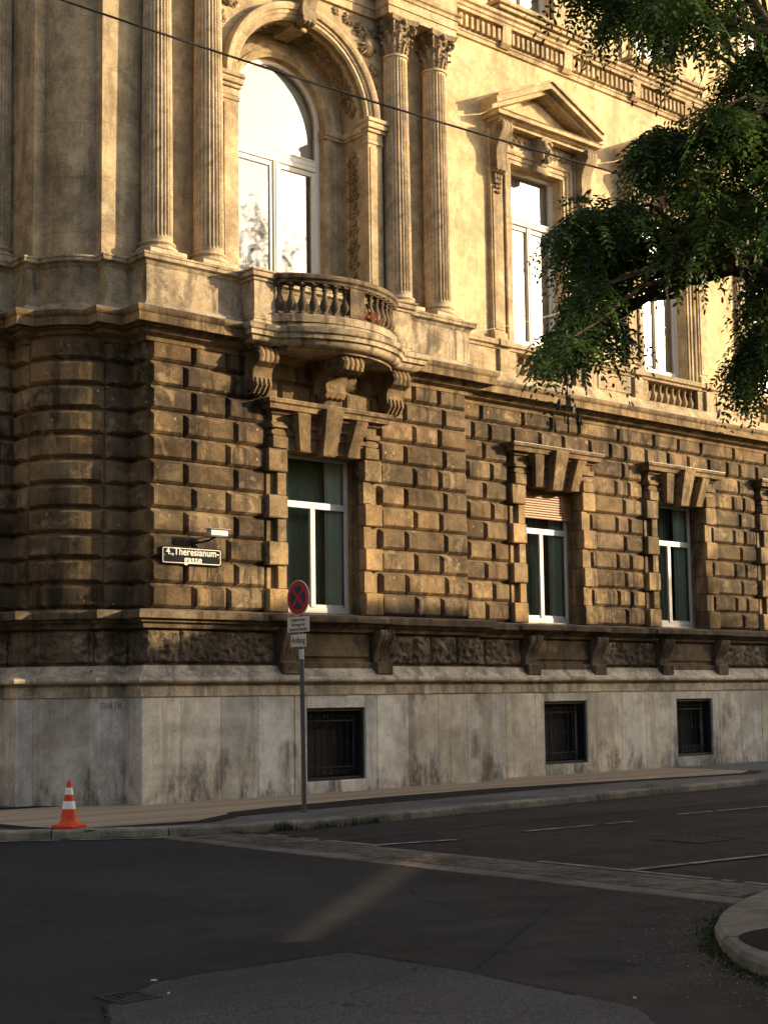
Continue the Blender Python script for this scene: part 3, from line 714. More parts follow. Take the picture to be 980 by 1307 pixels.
    mb = MB(); n = 70; mb.loft([[(x0+(x1-x0)*k/n, y+.34+.02*sin(k*1.3)+.012*sin(k*.31+xc), z) for z in (3.06, 5.9)] for k in range(n+1)], False, False); bld(mb, 'sheer_curtain', 'sheer', root, smooth=60)
    mb = MB(); a, b, c, d, e = x0-.3, x1+.3, y+.09, y+1.6, 5.95
    mb.poly([(a, d, 3), (b, d, 3), (b, d, e), (a, d, e)]); mb.poly([(a, c, 3), (a, d, 3), (a, d, e), (a, c, e)]); mb.poly([(b, c, 3), (b, d, 3), (b, d, e), (b, c, e)])
    mb.poly([(a, c, 3), (b, c, 3), (b, d, 3), (a, d, 3)]); mb.poly([(a, c, e), (b, c, e), (b, d, e), (a, d, e)])
    bld(mb, 'room', 'interior', root)
    if shutter:
        mb = MB(); z = 5.86; k = 0
        while z > 5.86-shutter:
            mb.tone = btone(.85, 1.15); mb.loft([[(x, y-.10-dy, z+dz) for dy, dz in ((0, 0), (.014, -.012), (.016, -.03), (.008, -.048), (0, -.05))] for x in (x0+.02, x1-.02)], True, True); z -= .052
        bld(mb, 'roller_shutter', 'slat', root)
ground_window(XC0, .24, first=True)
for k, xc in enumerate(BAYS): ground_window(xc-.02, .74, .62 if k == 0 else 0)

# ---- cellar windows with iron grilles
def cellar(x0, x1, z0, z1, y):
    root = empty('cellar_window', (0, 0, 0), PAL); mb = MB(); f = .055; yy = y+.05
    mb.box(x0, x1, yy, yy+.2, z0, z0+f, .006); mb.box(x0, x1, yy, yy+.2, z1-f, z1, .006)
    mb.box(x0, x0+f, yy, yy+.2, z0+f, z1-f, .006); mb.box(x1-f, x1, yy, yy+.2, z0+f, z1-f, .006)
    mb.poly([(x0, y+.35, z0), (x1, y+.35, z0), (x1, y+.35, z1), (x0, y+.35, z1)]); bld(mb, 'frame', 'iron', root)
    mb = MB(); yg = y+.16; n = 9
    for k in range(1, n):
        x = x0+(x1-x0)*k/n; mb.tube([(x, yg, z0+f), (x, yg, z1-f)], .009, 5)
        if k % 2: mb.ball((x, yg, z0+.62), .022, .022, .03, 6, 4)
    for z in (z0+.22, z1-.22): mb.box(x0+f, x1-f, yg-.012, yg+.012, z-.01, z+.01)
    for k in range(n):
        c = x0+(x1-x0)*(k+.5)/n
        for zc, sg in ((z0+.14, 1), (z1-.13, -1)):
            mb.tube([(p[0], yg, p[1]) for p in spiral_pts((c, zc), .055, 1.4, pi/2*sg, 1, 14)], .007, 4)
    mb.tube([(x0+.3+(.012*sin(t*9)), yg-.02, z0+.1+t) for t in [k*.05 for k in range(21)]], .008, 4)
    bld(mb, 'grille', 'iron', root)
for c in CELLAR: cellar(*c)

# ---- main cornice above the ground floor
mb = MB(); mb.sweep(PATH, [(-.05, 7.34), (.03, 7.36), (.05, 7.42), (.10, 7.44), (.17, 7.47), (.20, 7.53), (.26, 7.535), (.27, 7.56), (.385, 7.565), (.385, 7.70), (.41, 7.72), (.43, 7.765), (.43, 7.80)])
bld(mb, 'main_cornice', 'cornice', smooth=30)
mb = MB(); mb.sweep(PATH, [(.432, 7.802), (.425, 7.815), (.06, 7.86)]); bld(mb, 'cornice_flashing', 'zinc')

# ---- pedestal course, parapet of the wing
def pedestal():
    mb = MB(); P = SIDE[:-1]+RIS
    mb.sweep(P, [(.12, 7.86), (.10, 7.95), (.05, 7.99), (.02, 8.02), (.02, 8.60), (.04, 8.62), (.06, 8.66), (.12, 8.69), (.125, 8.745), (.14, 8.755), (.14, 8.785), (.10, 8.80), (-.66, 8.83)])
    bld(mb, 'pedestal_course', 'pale', smooth=30)
    mb = MB(); y = .80; W = [(7.3, y), (END, y)]
    mb.sweep(W, [(.30, 7.84), (.16, 8.10), (.08, 8.12), (.0, 8.13)]); mb.sweep(W, [(0, 8.60), (.03, 8.61), (.04, 8.66), (.09, 8.68), (.10, 8.76), (.08, 8.785), (-.3, 8.80)])
    holes = [(xc-.92, xc+.92, 8.13, 8.60) for xc in BAYS]; wall_holes(mb, 7.3, END, 8.1, 8.62, y, holes, .3)
    for xc in BAYS:
        mb.poly([(xc-.92, y+.3, 8.1), (xc+.92, y+.3, 8.1), (xc+.92, y+.3, 8.62), (xc-.92, y+.3, 8.62)])
        for s in (-1, 1): mb.box(xc+s*1.16, xc+s*1.46, y-.065, y+.1, 7.98, 8.61, .01); mb.box(xc+s*1.12, xc+s*1.5, y-.125, y+.1, 8.66, 8.802, .01)
        mb.box(xc+1.62, xc+4.28-1.62, y-.02, y+.1, 8.2, 8.56, .015)
    bld(mb, 'parapet', 'plaster_stone', smooth=30)
pedestal()
def bal_prof(h): return [(.062, 0), (.062, .05*h), (.045, .07*h), (.04, .12*h), (.058, .2*h), (.073, .3*h), (.07, .4*h), (.05, .52*h), (.034, .66*h), (.03, .76*h), (.044, .8*h), (.044, .84*h), (.034, .87*h), (.056, .93*h), (.062, .95*h), (.062, h)]
def parapet_balusters():
    mb = MB(); mb.lathe(bal_prof(.47), (0, 0, 0), 12); first = None
    for xc in BAYS:
        bp = empty('balustrade_panel', (xc, .93, 8.13), PAL)
        for k in range(8):
            if first is None: first = bld(mb, 'baluster', 'plaster_stone', bp, smooth=40); o = first
            else: o = first.copy(); COL.objects.link(o); o.parent = bp
            o.location = (-.80+1.6*k/7, 0, 0)
parapet_balusters()
#@@UPPER
# ------------------------------------------------------------------ upper storey
ZS = 12.45                                     # spring of the arch
def arch_sweep(mb, xc, prof, z0, n=28, zc=ZS, closed=False):
    """prof: (radius, y) carried up one jamb, round the arch and down the other jamb"""
    st = [((-1, 0), z0), ((-1, 0), zc)]+[((-cos(pi*k/n), sin(pi*k/n)), zc) for k in range(1, n)]+[((1, 0), zc), ((1, 0), z0)]
    mb.loft([[(xc+d[0]*r, y, z+d[1]*r) for r, y in prof] for d, z in st], closed, closed)
def upper_walls():
    mb = MB(); zt = 14.6; R = 1.74; n = 28
    mb.loft([[(x, y, z) for z in (8.78, 17.5)] for x, y in UP[:-3]], False, False)
    x0, x1 = -.27, 7.5; a, b = XC0-R, XC0+R
    mb.poly([(x0, .8, 8.78), (a, .8, 8.78), (a, .8, 17.5), (x0, .8, 17.5)]); mb.poly([(b, .8, 8.78), (x1, .8, 8.78), (x1, .8, 17.5), (b, .8, 17.5)])
    A = [(XC0-R*cos(pi*k/n), ZS+R*sin(pi*k/n)) for k in range(n+1)]
    for p, q in zip(A, A[1:]): mb.poly([(p[0], .8, p[1]), (q[0], .8, q[1]), (q[0], .8, 17.5), (p[0], .8, 17.5)])
    mb.poly([(7.5, .8, 8.78), (7.5, 1.0, 8.78), (7.5, 1.0, 17.5), (7.5, .8, 17.5)])
    bld(mb, 'upper_wall', 'plaster_stone')
    mb = MB(); wall_holes(mb, 7.5, END, 8.78, 15.1, 1.0, [(xc-.82, xc+.82, 8.80, 12.85) for xc in BAYS], .32)
    bld(mb, 'plaster_wall', 'plaster')
upper_walls()

def scroll(mb, f, c, r, sgn, a0, rad, turns=1.25):
    """relief scroll with leaf lobes; f maps (u, v, height) to 3d"""
    sp = spiral_pts(c, r, turns, a0, sgn, 16, .2)
    mb.tube([f(p[0], p[1], rad*.9) for p in sp], [rad*(1-.4*k/16) for k in range(17)], 5)
    for k in range(0, 16, 3):
        p = sp[k]; d = Vector((p[0]-c[0], p[1]-c[1])); d.normalize(); q = (p[0]+d.x*rad*1.6, p[1]+d.y*rad*1.6); t = Vector((-d.y, d.x))*sgn
        a = f(q[0]-t.x*rad, q[1]-t.y*rad, rad*.4); b = f(q[0], q[1], rad*1.7); e = f(q[0]+t.x*rad*1.8+d.x*rad, q[1]+t.y*rad*1.8+d.y*rad, rad*.5)
        mb.tube([a, b, e], [rad*.5, rad*.95, rad*.3], 5)
    e = f(sp[-1][0], sp[-1][1], rad*1.3); mb.ball(e, rad*1.5, rad*1.5, rad*1.5, 6, 4)
def leafspray(mb, f, c, ang, ln, rad, n=3):
    for k in range(n):
        a = ang+(k-(n-1)/2)*.55; d = (cos(a), sin(a))
        P = [f(c[0]+d[0]*ln*t, c[1]+d[1]*ln*t, rad*(.6+1.4*sin(pi*t))) for t in (0, .3, .6, 1)]
        mb.tube(P, [rad*.5, rad*1.1, rad*.9, rad*.25], 5)

def arch_bay():
    root = empty('arch_surround', (0, 0, 0), PAL)
    mb = MB(); z0 = 12.10
    arch_sweep(mb, XC0, [(1.49, .98), (1.49, .74), (1.51, .72), (1.53, .70), (1.59, .70), (1.60, .675), (1.66, .67), (1.665, .63), (1.70, .615), (1.74, .60), (1.78, .605), (1.795, .64), (1.80, .66), (1.80, .82)], 12.52)
    bld(mb, 'archivolt', 'trim', root, smooth=30)
    # soffit and jamb, with a sunk frame
    mb = MB(); arch_sweep(mb, XC0, [(1.49, .75), (1.49, .86), (1.505, .865), (1.505, 1.335), (1.49, 1.34), (1.49, 1.42)], 8.82)
    bld(mb, 'soffit', 'plaster_stone', root)
    mb = MB(); arch_sweep(mb, XC0, [(1.49, 1.42), (1.36, 1.42), (1.35, 1.395), (1.31, 1.38), (1.28, 1.40), (1.20, 1.40), (1.19, 1.37), (1.12, 1.36), (1.09, 1.40), (1.05, 1.42), (1.05, 1.66)], 8.82)
    bld(mb, 'inner_arch', 'trim', root, smooth=30)
    for s in (-1, 1):
        mb = MB(); mb.box(XC0+s*1.492, XC0+s*1.86, .66, .82, 8.83, 12.02, .01); mb.box(XC0+s*1.54, XC0+s*1.81, .645, .67, 9.0, 11.95, .006); bld(mb, 'jamb_pilaster', 'trim', root)
        mb = MB()
        for a, b, p in ((12.02, 12.10, .02), (12.10, 12.24, .01), (12.24, 12.31, .05), (12.31, 12.42, .09), (12.42, 12.50, .12)):
            mb.box(XC0+s*(1.49-p*.6), XC0+s*(1.86+p), .66-p, .80, a, b-.003, .01)
        for a, b, p in ((12.20, 12.26, .02), (12.26, 12.38, .04)): 
            mb.box(XC0+s*(1.03-p*.3), XC0+s*1.49, 1.36-p, 1.60, a, b-.003, .008); mb.box(XC0+s*(1.49-p), XC0+s*1.49, .80, 1.36, a, b-.003, .006)
        bld(mb, 'impost', 'trim', root)
        # carved jamb panel
        mb = MB(); X = XC0+s*1.503
        f = lambda u, v, h: (X-s*h, u, v)
        z = 8.98
        while z < 11.95:
            c = (1.10, z)
            for t in (-1, 1): scroll(mb, f, (1.10+t*.085, z+.10), .062, t, -pi/2, .016); leafspray(mb, f, (1.10+t*.02, z+.2), pi/2-t*.7, .12, .016, 3)
            leafspray(mb, f, (1.10, z+.16), pi/2, .17, .02, 3); mb.ball(f(1.10, z+.03, .02), .03, .03, .045, 6, 4); z += .335
        bld(mb, 'carved_panel', 'carved', root, smooth=60)
    # carved soffit band
    mb = MB(); f = lambda u, v, h: (XC0+cos(u)*(1.50-h), v, ZS+sin(u)*(1.50-h)); k = 0
    def fs(a0):
        return lambda u, v, h: f(a0+u/1.49, 1.10+v, h)
    a = radians(12)
    while a < radians(169):
        if abs(a-pi/2) > .17:
            g = fs(a); s = 1 if k % 2 else -1
            scroll(mb, g, (0, s*.06), .105, s, 0, .021, 1.4); scroll(mb, g, (.09, -s*.11), .06, -s, pi, .018, 1.2)
            leafspray(mb, g, (-.04, -s*.07), pi*.6*s, .15, .022, 3); leafspray(mb, g, (.06, s*.13), -s*.3, .11, .018, 3)
        a += .148; k += 1
        if abs(a-pi/2) < .08: bld(mb, 'carved_soffit', 'carved', root, smooth=60); mb = MB()
    bld(mb, 'carved_soffit', 'carved', root, smooth=60)
    mb = MB(); a = pi/2
    for r0, r1, y0, y1, w0 in ((1.38, 1.50, .80, 1.40, .17),):
        mb.box(XC0-w0, XC0+w0, y0, y1, ZS+r0, ZS+r1+.02, .015)
    bld(mb, 'soffit_block', 'trim', root)
    # keystone, scrolled
    prof = [(0, 13.86), (.16, 13.86), (.22, 13.90), (.23, 13.97), (.20, 14.05), (.20, 14.15), (.25, 14.28), (.33, 14.40), (.36, 14.48), (.34, 14.55), (0, 14.57)]
    o = console('arch_keystone', XC0, .72, .30, prof, [(.16, 13.95, .07), (.27, 14.46, .09)], 'carved', 3, root)
    # spandrel reliefs
    for s in (-1, 1):
        mb = MB(); f = lambda u, v, h: (XC0+s*u, .80-h, v)
        for c, r, g, a0 in (((1.62, 13.95), .17, 1, 0), ((1.45, 14.25), .12, -1, 1.5), ((1.78, 13.55), .10, -1, 2), ((1.15, 14.38), .10, 1, 2), ((.85, 14.46), .07, -1, 1), ((1.80, 14.32), .09, 1, 3), ((1.83, 13.28), .06, 1, 2)):
            scroll(mb, f, c, r, g, a0, r*.17, 1.5); leafspray(mb, f, c, a0+1, r*1.4, r*.2, 4); leafspray(mb, f, c, a0+3.4, r*1.3, r*.2, 3)
        mb.ball(f(1.62, 13.97, .03), .13, .10, .19, 10, 7)
        bld(mb, 'spandrel_relief', 'carved', root, smooth=60)
arch_bay()

def arch_window():
    root = empty('arch_window', (0, 0, 0), PAL); y = 1.56; mb = MB(); z0 = 8.82; zt = 11.72
    arch_sweep(mb, XC0, [(1.05, y), (.97, y), (.955, y+.02), (.955, y+.09), (1.05, y+.09)], z0, closed=True)
    mb.box(XC0-.955, XC0+.955, y-.015, y+.08, zt-.07, zt+.07, .008); mb.box(XC0-.95, XC0+.95, y-.03, y+.06, zt+.03, zt+.06, .004); mb.box(XC0-.95, XC0+.95, y-.02, y+.06, zt-.16, zt-.075, .006)
    mb.box(XC0-.06, XC0+.06, y-.02, y+.08, z0, zt-.17, .008); mb.box(XC0-.022, XC0+.022, y-.035, y, z0, zt-.17, .006)
    for s in (-1, 1):
        a, b = XC0+s*.06, XC0+s*.955
        mb.box(b-s*.10, b, y+.012, y+.07, z0, zt-.165, .006); mb.box(a, a+s*.07, y+.012, y+.07, z0, zt-.165, .006); mb.box(a+s*.07, b-s*.1, y+.014, y+.068, zt-.26, zt-.166, .006); mb.box(a+s*.07, b-s*.1, y+.014, y+.068, z0, z0+.3, .006)
    bld(mb, 'frame', 'frame', root)
    mb = MB(); mb.poly([(XC0-.96, y+.045, z0), (XC0+.96, y+.045, z0), (XC0+.96, y+.045, zt), (XC0-.96, y+.045, zt)])
    n = 24; mb.poly([(XC0-.96, y+.045, zt), (XC0+.96, y+.045, zt)]+[(XC0+.96*cos(pi*k/n), y+.045, ZS+.96*sin(pi*k/n)) for k in range(n+1)]); bld(mb, 'pane', 'glass_up', root, recalc=False)
    mb = MB(); mb.box(XC0-1.0, XC0+1.0, y+.16, y+.17, zt-.1, 13.5); bld(mb, 'blind', 'curtain', root)
    mb = MB(); n = 40
    for a, b in ((-1.0, -.42), (.30, 1.0)): mb.loft([[(XC0+a+(b-a)*k/n, y+.3+.03*sin(k*1.3)+.015*sin(k*.37), z) for z in (z0, zt)] for k in range(n+1)], False, False)
    bld(mb, 'curtain', 'curtain', root, smooth=60)
    mb = MB(); a, b, c, d = XC0-1.2, XC0+1.2, y+.12, y+1.8
    mb.poly([(a, d, 8.8), (b, d, 8.8), (b, d, 13.7), (a, d, 13.7)]); mb.poly([(a, c, 8.8), (a, d, 8.8), (a, d, 13.7), (a, c, 13.7)]); mb.poly([(b, c, 8.8), (b, d, 8.8), (b, d, 13.7), (b, c, 13.7)]); mb.poly([(a, c, 13.7), (b, c, 13.7), (b, d, 13.7), (a, d, 13.7)]); mb.poly([(a, c, 8.8), (b, c, 8.8), (b, d, 8.8), (a, d, 8.8)])
    bld(mb, 'room', 'house', root)
arch_window()

# ---- fluted Corinthian columns
def column_parts():
    out = {}
    mb = MB(); n = 24*6; H0, H1 = .30, 4.97
    def rad(z):
        t = z/(H1-H0); R = .262*(1-.13*t**1.8)
        return R
    rings = []
    zs = [0, .03, .06, .1]+[.1+(H1-H0-.2)*k/9 for k in range(1, 10)]+[H1-H0-.06, H1-H0-.03, H1-H0]
    for i, z in enumerate(zs):
        R = rad(z); fl = 1. if .08 < z < H1-H0-.07 else (.55 if .05 < z < H1-H0-.04 else 0.); r = []
        for k in range(n):
            ph = (k % 6)/6.; d = .0 if k % 6 == 0 else fl*.030*sin(pi*min(1, max(0, (ph-.12)/.76)))
            a = 2*pi*k/n; r.append(((R-d)*cos(a), (R-d)*sin(a), H0+z))
        rings.append(r)
    mb.loft(rings, True, True); mb.lathe([(.262, H1-.012), (.262, H1+.0), (.25, H1+.03), (.222, H1+.03)], (0, 0, 0), 32)
    out['shaft'] = (mb, 'column', 25)
    mb = MB(); mb.box(-.36, .36, -.36, .36, 0, .085, .012)
    pr = [(.34, .085)]+[(.315+.036*cos(a), .122+.036*sin(a)) for a in [(-.5+.125*k)*pi for k in range(9)]]+[(.295, .165), (.283, .185), (.295, .205)]+[(.295+.022*cos(a), .228+.022*sin(a)) for a in [(-.5+.25*k)*pi for k in range(5)]]+[(.275, .262), (.264, .30)]
    mb.lathe(pr, (0, 0, 0), 32); out['base'] = (mb, 'column', 35)
    # capital
    mb = MB(); z0 = 5.0; mb.lathe([(.215, z0), (.212, z0+.2), (.225, z0+.4), (.27, z0+.56), (.30, z0+.62)], (0, 0, 0), 24)
    def leaf(a, zb, h, r0, outw, wd):
        cen = []
        for k in range(8):
            t = k/7; z = zb+h*(1.0*t-.18*max(0, t-.72)/.28*t); r = r0+.01+outw*(t**3)+(.02*sin(pi*t))
            if t > .85: z = zb+h*(.98-.9*(t-.85))
            cen.append((r, z, wd*(.75+.5*sin(pi*min(1, t*1.1)))*(1-.75*max(0, t-.75)/.25)))
        rings = []
        for r, z, w_ in cen:
            row = []
            for q in range(-3, 4):
                ww = w_*q/3; lob = .012*(1 if q % 2 else 0); rr_ = r-.035*(q/3)**2-lob+(.012 if q == 0 else 0)
                da = ww/max(r, .2); row.append((rr_*cos(a+da), rr_*sin(a+da), z-(.012 if q % 2 else 0)))
            rings.append(row)
        mb.loft(rings, False, False)
        for q in (-1, 1):      # side lobes
            for t in (2, 4):
                r, z, w_ = cen[t]; da = q*w_*1.05/max(r, .2); p = Vector((r*cos(a+da), r*sin(a+da), z)); mb.ball(p, .022, .022, .035, 6, 4)
        r, z, w_ = cen[-1]; mb.ball(((r+.004)*cos(a), (r+.004)*sin(a), z+.005), .028, .028, .026, 6, 4)
    for k in range(8): leaf(2*pi*k/8, z0+.0, .25, .212, .10, .078)
    for k in range(8): leaf(2*pi*(k+.5)/8, z0+.06, .40, .212, .13, .07)
    for k in range(4):
        a = pi/4+k*pi/2; d = Vector((cos(a), sin(a), 0)); 
        sp = spiral_pts((.34, z0+.53), .082, 1.7, pi*.9, -1, 22, .2)
        mb.tube([(d.x*.20, d.y*.20, z0+.33), (d.x*.245, d.y*.245, z0+.45)]+[(d.x*p[0], d.y*p[0], p[1]) for p in sp], [.022, .028]+[.034*(1-.5*j/22) for j in range(23)], 6)
        leaf(a, z0+.28, .2, .225, .09, .06)
        b = k*pi/2; e = Vector((cos(b), sin(b), 0)); mb.ball(e*.30+Vector((0, 0, z0+.63)), .06, .06, .065, 8, 5)
        for s in (-1, 1):
            sp = spiral_pts((s*.075, z0+.52), .05, 1.4, pi/2+s*pi/2, -s, 14, .2); t = Vector((-e.y, e.x, 0))
            mb.tube([e*.275+t*p[0]+Vector((0, 0, p[1])) for p in sp], [.02*(1-.4*j/14) for j in range(15)], 5)
    ab = []
    for k in range(4):
        for t in range(7):
            u = -1+2*t/6; R = .315-.045*(1-u*u); a = k*pi/2; x, y = R, u*.315
            ab.append((x*cos(a)-y*sin(a), x*sin(a)+y*cos(a)))
    mb.loft([[(x*s, y*s, z) for x, y in ab] for s, z in ((1.0, z0+.62), (1.06, z0+.65), (1.06, z0+.68), (1.1, z0+.69), (1.1, z0+.72))], True, True)
    out['capital'] = (mb, 'carved', 45)
    return out
CP = column_parts(); CZ = 8.84
def columns():
    first = None
    for x, y in ((.66, .61), (1.69, .61), (6.03, .61), (7.06, .61), (-1.26, 2.53), (-1.26, 3.56)):
        if first is None:
            first = empty('column', (x, y, CZ), PAL)
            for k, (mb, m, sm) in CP.items(): mb.build(k, MAT[m], first, sm)
        else: copy_tree(first, PAL, (x, y, CZ))
columns()

def entablature():
    mb = MB(); P = [(-1.07, 16), (-1.07, 1.60), (-.87, 1.60)] + arc((-.87, 1.60), (-.27, 1.0), .13)[1:] + [(-.27, .8), (.28, .8), (.28, .345), (2.07, .345), (2.07, .74), (5.65, .74), (5.65, .345), (7.44, .345), (7.44, 1.02)]
    mb.sweep(P, [(-.55, 14.565), (0, 14.57), (0, 14.72), (.025, 14.73), (.025, 14.90), (.05, 14.91), (.06, 14.97), (.10, 15.0), (.11, 15.05), (.02, 15.07), (.02, 15.62), (.06, 15.66), (.12, 15.70), (.13, 15.82), (.34, 15.86), (.35, 15.98), (.42, 16.08), (.42, 16.14), (-.3, 16.25)])
    bld(mb, 'entablature', 'trim', smooth=25)
entablature()

# ---- balcony
def balcony():
    root = empty('balcony', (0, 0, 0), PAL)
    bow = lambda y0, y1, x0, x1, n=20: [(x0+(x1-x0)*k/n, y0+(y1-y0)*(1-(2*k/n-1)**2)**.85) for k in range(n+1)]
    OUT = [(2.06, .26), (2.06, -.17)]+[(2.52, -.17)]+bow(-.20, -.74, 2.56, 5.16)[0:]+[(5.20, -.17), (5.66, -.17), (5.66, .26)]
    mb = MB()
    prof = [(.0, 7.50), (.06, 7.52), (.10, 7.56), (.12, 7.61), (.17, 7.63), (.18, 7.70), (.215, 7.72), (.235, 7.765), (.235, 7.80)]
    P = offset(OUT, 0); mb.sweep(OUT, [(-.10, 7.46), (-.06, 7.46), (-.04, 7.50)]+prof+[(.21, 7.815), (.02, 7.87), (0, 7.93), (-.03, 7.94)])
    mb.poly([(x, y, 7.465) for x, y in offset(OUT, -.05)]); mb.poly([(x, y, 7.945) for x, y in offset(OUT, -.02)])
    bld(mb, 'slab', 'pale', root, smooth=28)
    mb = MB(); mb.sweep(OUT, [(.237, 7.802), (.23, 7.812), (.20, 7.82)]); bld(mb, 'drip_edge', 'zinc', root)
    for x0, x1 in ((2.08, 2.53), (5.19, 5.64)):
        mb = MB(); mb.box(x0, x1, -.15, .24, 7.93, 8.60, .01); mb.box(x0-.03, x1+.03, -.18, .24, 7.93, 8.05, .015)
        mb.box(x0-.03, x1+.03, -.18, .24, 8.60, 8.66, .012); mb.box(x0-.08, x1+.08, -.23, .24, 8.66, 8.745, .014); mb.box(x0-.10, x1+.10, -.25, .24, 8.745, 8.79, .012)
        bld(mb, 'balcony_pedestal', 'pale', root)
    RB = bow(-.10, -.64, 2.53, 5.19, 24)
    mb = MB(); mb.sweep(RB, [(-.13, 8.62), (.10, 8.62), (.11, 8.66), (.15, 8.69), (.155, 8.745), (.12, 8.775), (-.12, 8.78), (-.16, 8.745), (-.15, 8.69), (-.13, 8.66)], True); bld(mb, 'handrail', 'sill', root, smooth=28)
    mb = MB(); mb.sweep(RB, [(-.12, 7.94), (.11, 7.94), (.11, 8.06), (.08, 8.085), (-.09, 8.085), (-.12, 8.06)], True); bld(mb, 'balustrade_base', 'pale', root, smooth=28)
    L = [0]
    for a, b in zip(RB, RB[1:]): L.append(L[-1]+hypot(b[0]-a[0], b[1]-a[1]))
    def at(s):
        for i in range(len(RB)-1):
            if s <= L[i+1]+1e-6: t = (s-L[i])/(L[i+1]-L[i]); return (RB[i][0]+(RB[i+1][0]-RB[i][0])*t, RB[i][1]+(RB[i+1][1]-RB[i][1])*t)
    T = L[-1]; n = 15; first = None; mb = MB(); mb.lathe([(r*1.12, z) for r, z in bal_prof(.535)], (0, 0, 0), 14); mb.box(-.082, .082, -.082, .082, 0, .03); mb.box(-.08, .08, -.08, .08, .505, .535)
    for k in range(n):
        if k == n//2: continue
        p = at(T*(k+.5)/n)
        if first is None: first = bld(mb, 'baluster', 'sill', root, smooth=40); o = first
        else: o = first.copy(); COL.objects.link(o); o.parent = root
        o.location = (p[0], p[1], 8.086)
    mb = MB(); p = at(T/2); mb.box(p[0]-.16, p[0]+.16, p[1]-.085, p[1]+.085, 8.087, 8.618, .01); bld(mb, 'middle_pier', 'sill', root)
    # the three carrying consoles
    big = [(0, 7.455), (.80, 7.455), (.86, 7.40), (.88, 7.31), (.84, 7.21), (.74, 7.17), (.62, 7.20), (.52, 7.22), (.42, 7.18), (.36, 7.08), (.36, 6.98), (.38, 6.90), (.34, 6.82), (.26, 6.79), (.17, 6.82), (.08, 6.90), (0, 6.92)]
    console('console', XC0, .24, .44, big, [(.74, 7.32, .125), (.26, 6.89, .085), (.45, 7.34, .06)], 'cornice', 4, root)
    sm = [(0, 7.455), (.40, 7.455), (.44, 7.40), (.45, 7.30), (.41, 7.22), (.34, 7.19), (.28, 7.16), (.24, 7.08), (.235, 6.98), (.25, 6.92), (.22, 6.83), (.14, 6.78), (.05, 6.82), (0, 6.86)]
    for x in (2.36, 5.36):
        def tail(mb, x=x):
            for k in range(4): mb.tube([(x-.14+.093*k, .24-.23, 6.98), (x-.14+.093*k, .24-.26, 6.86), (x-.14+.093*k, .24-.16, 6.74), (x-.14+.093*k, .24-.05, 6.72)], [.028, .04, .036, .02], 6)
        console('console', x, .24, .40, sm, [(.34, 7.31, .11), (.15, 6.87, .07)], 'cornice', 4, root, tail)
balcony()

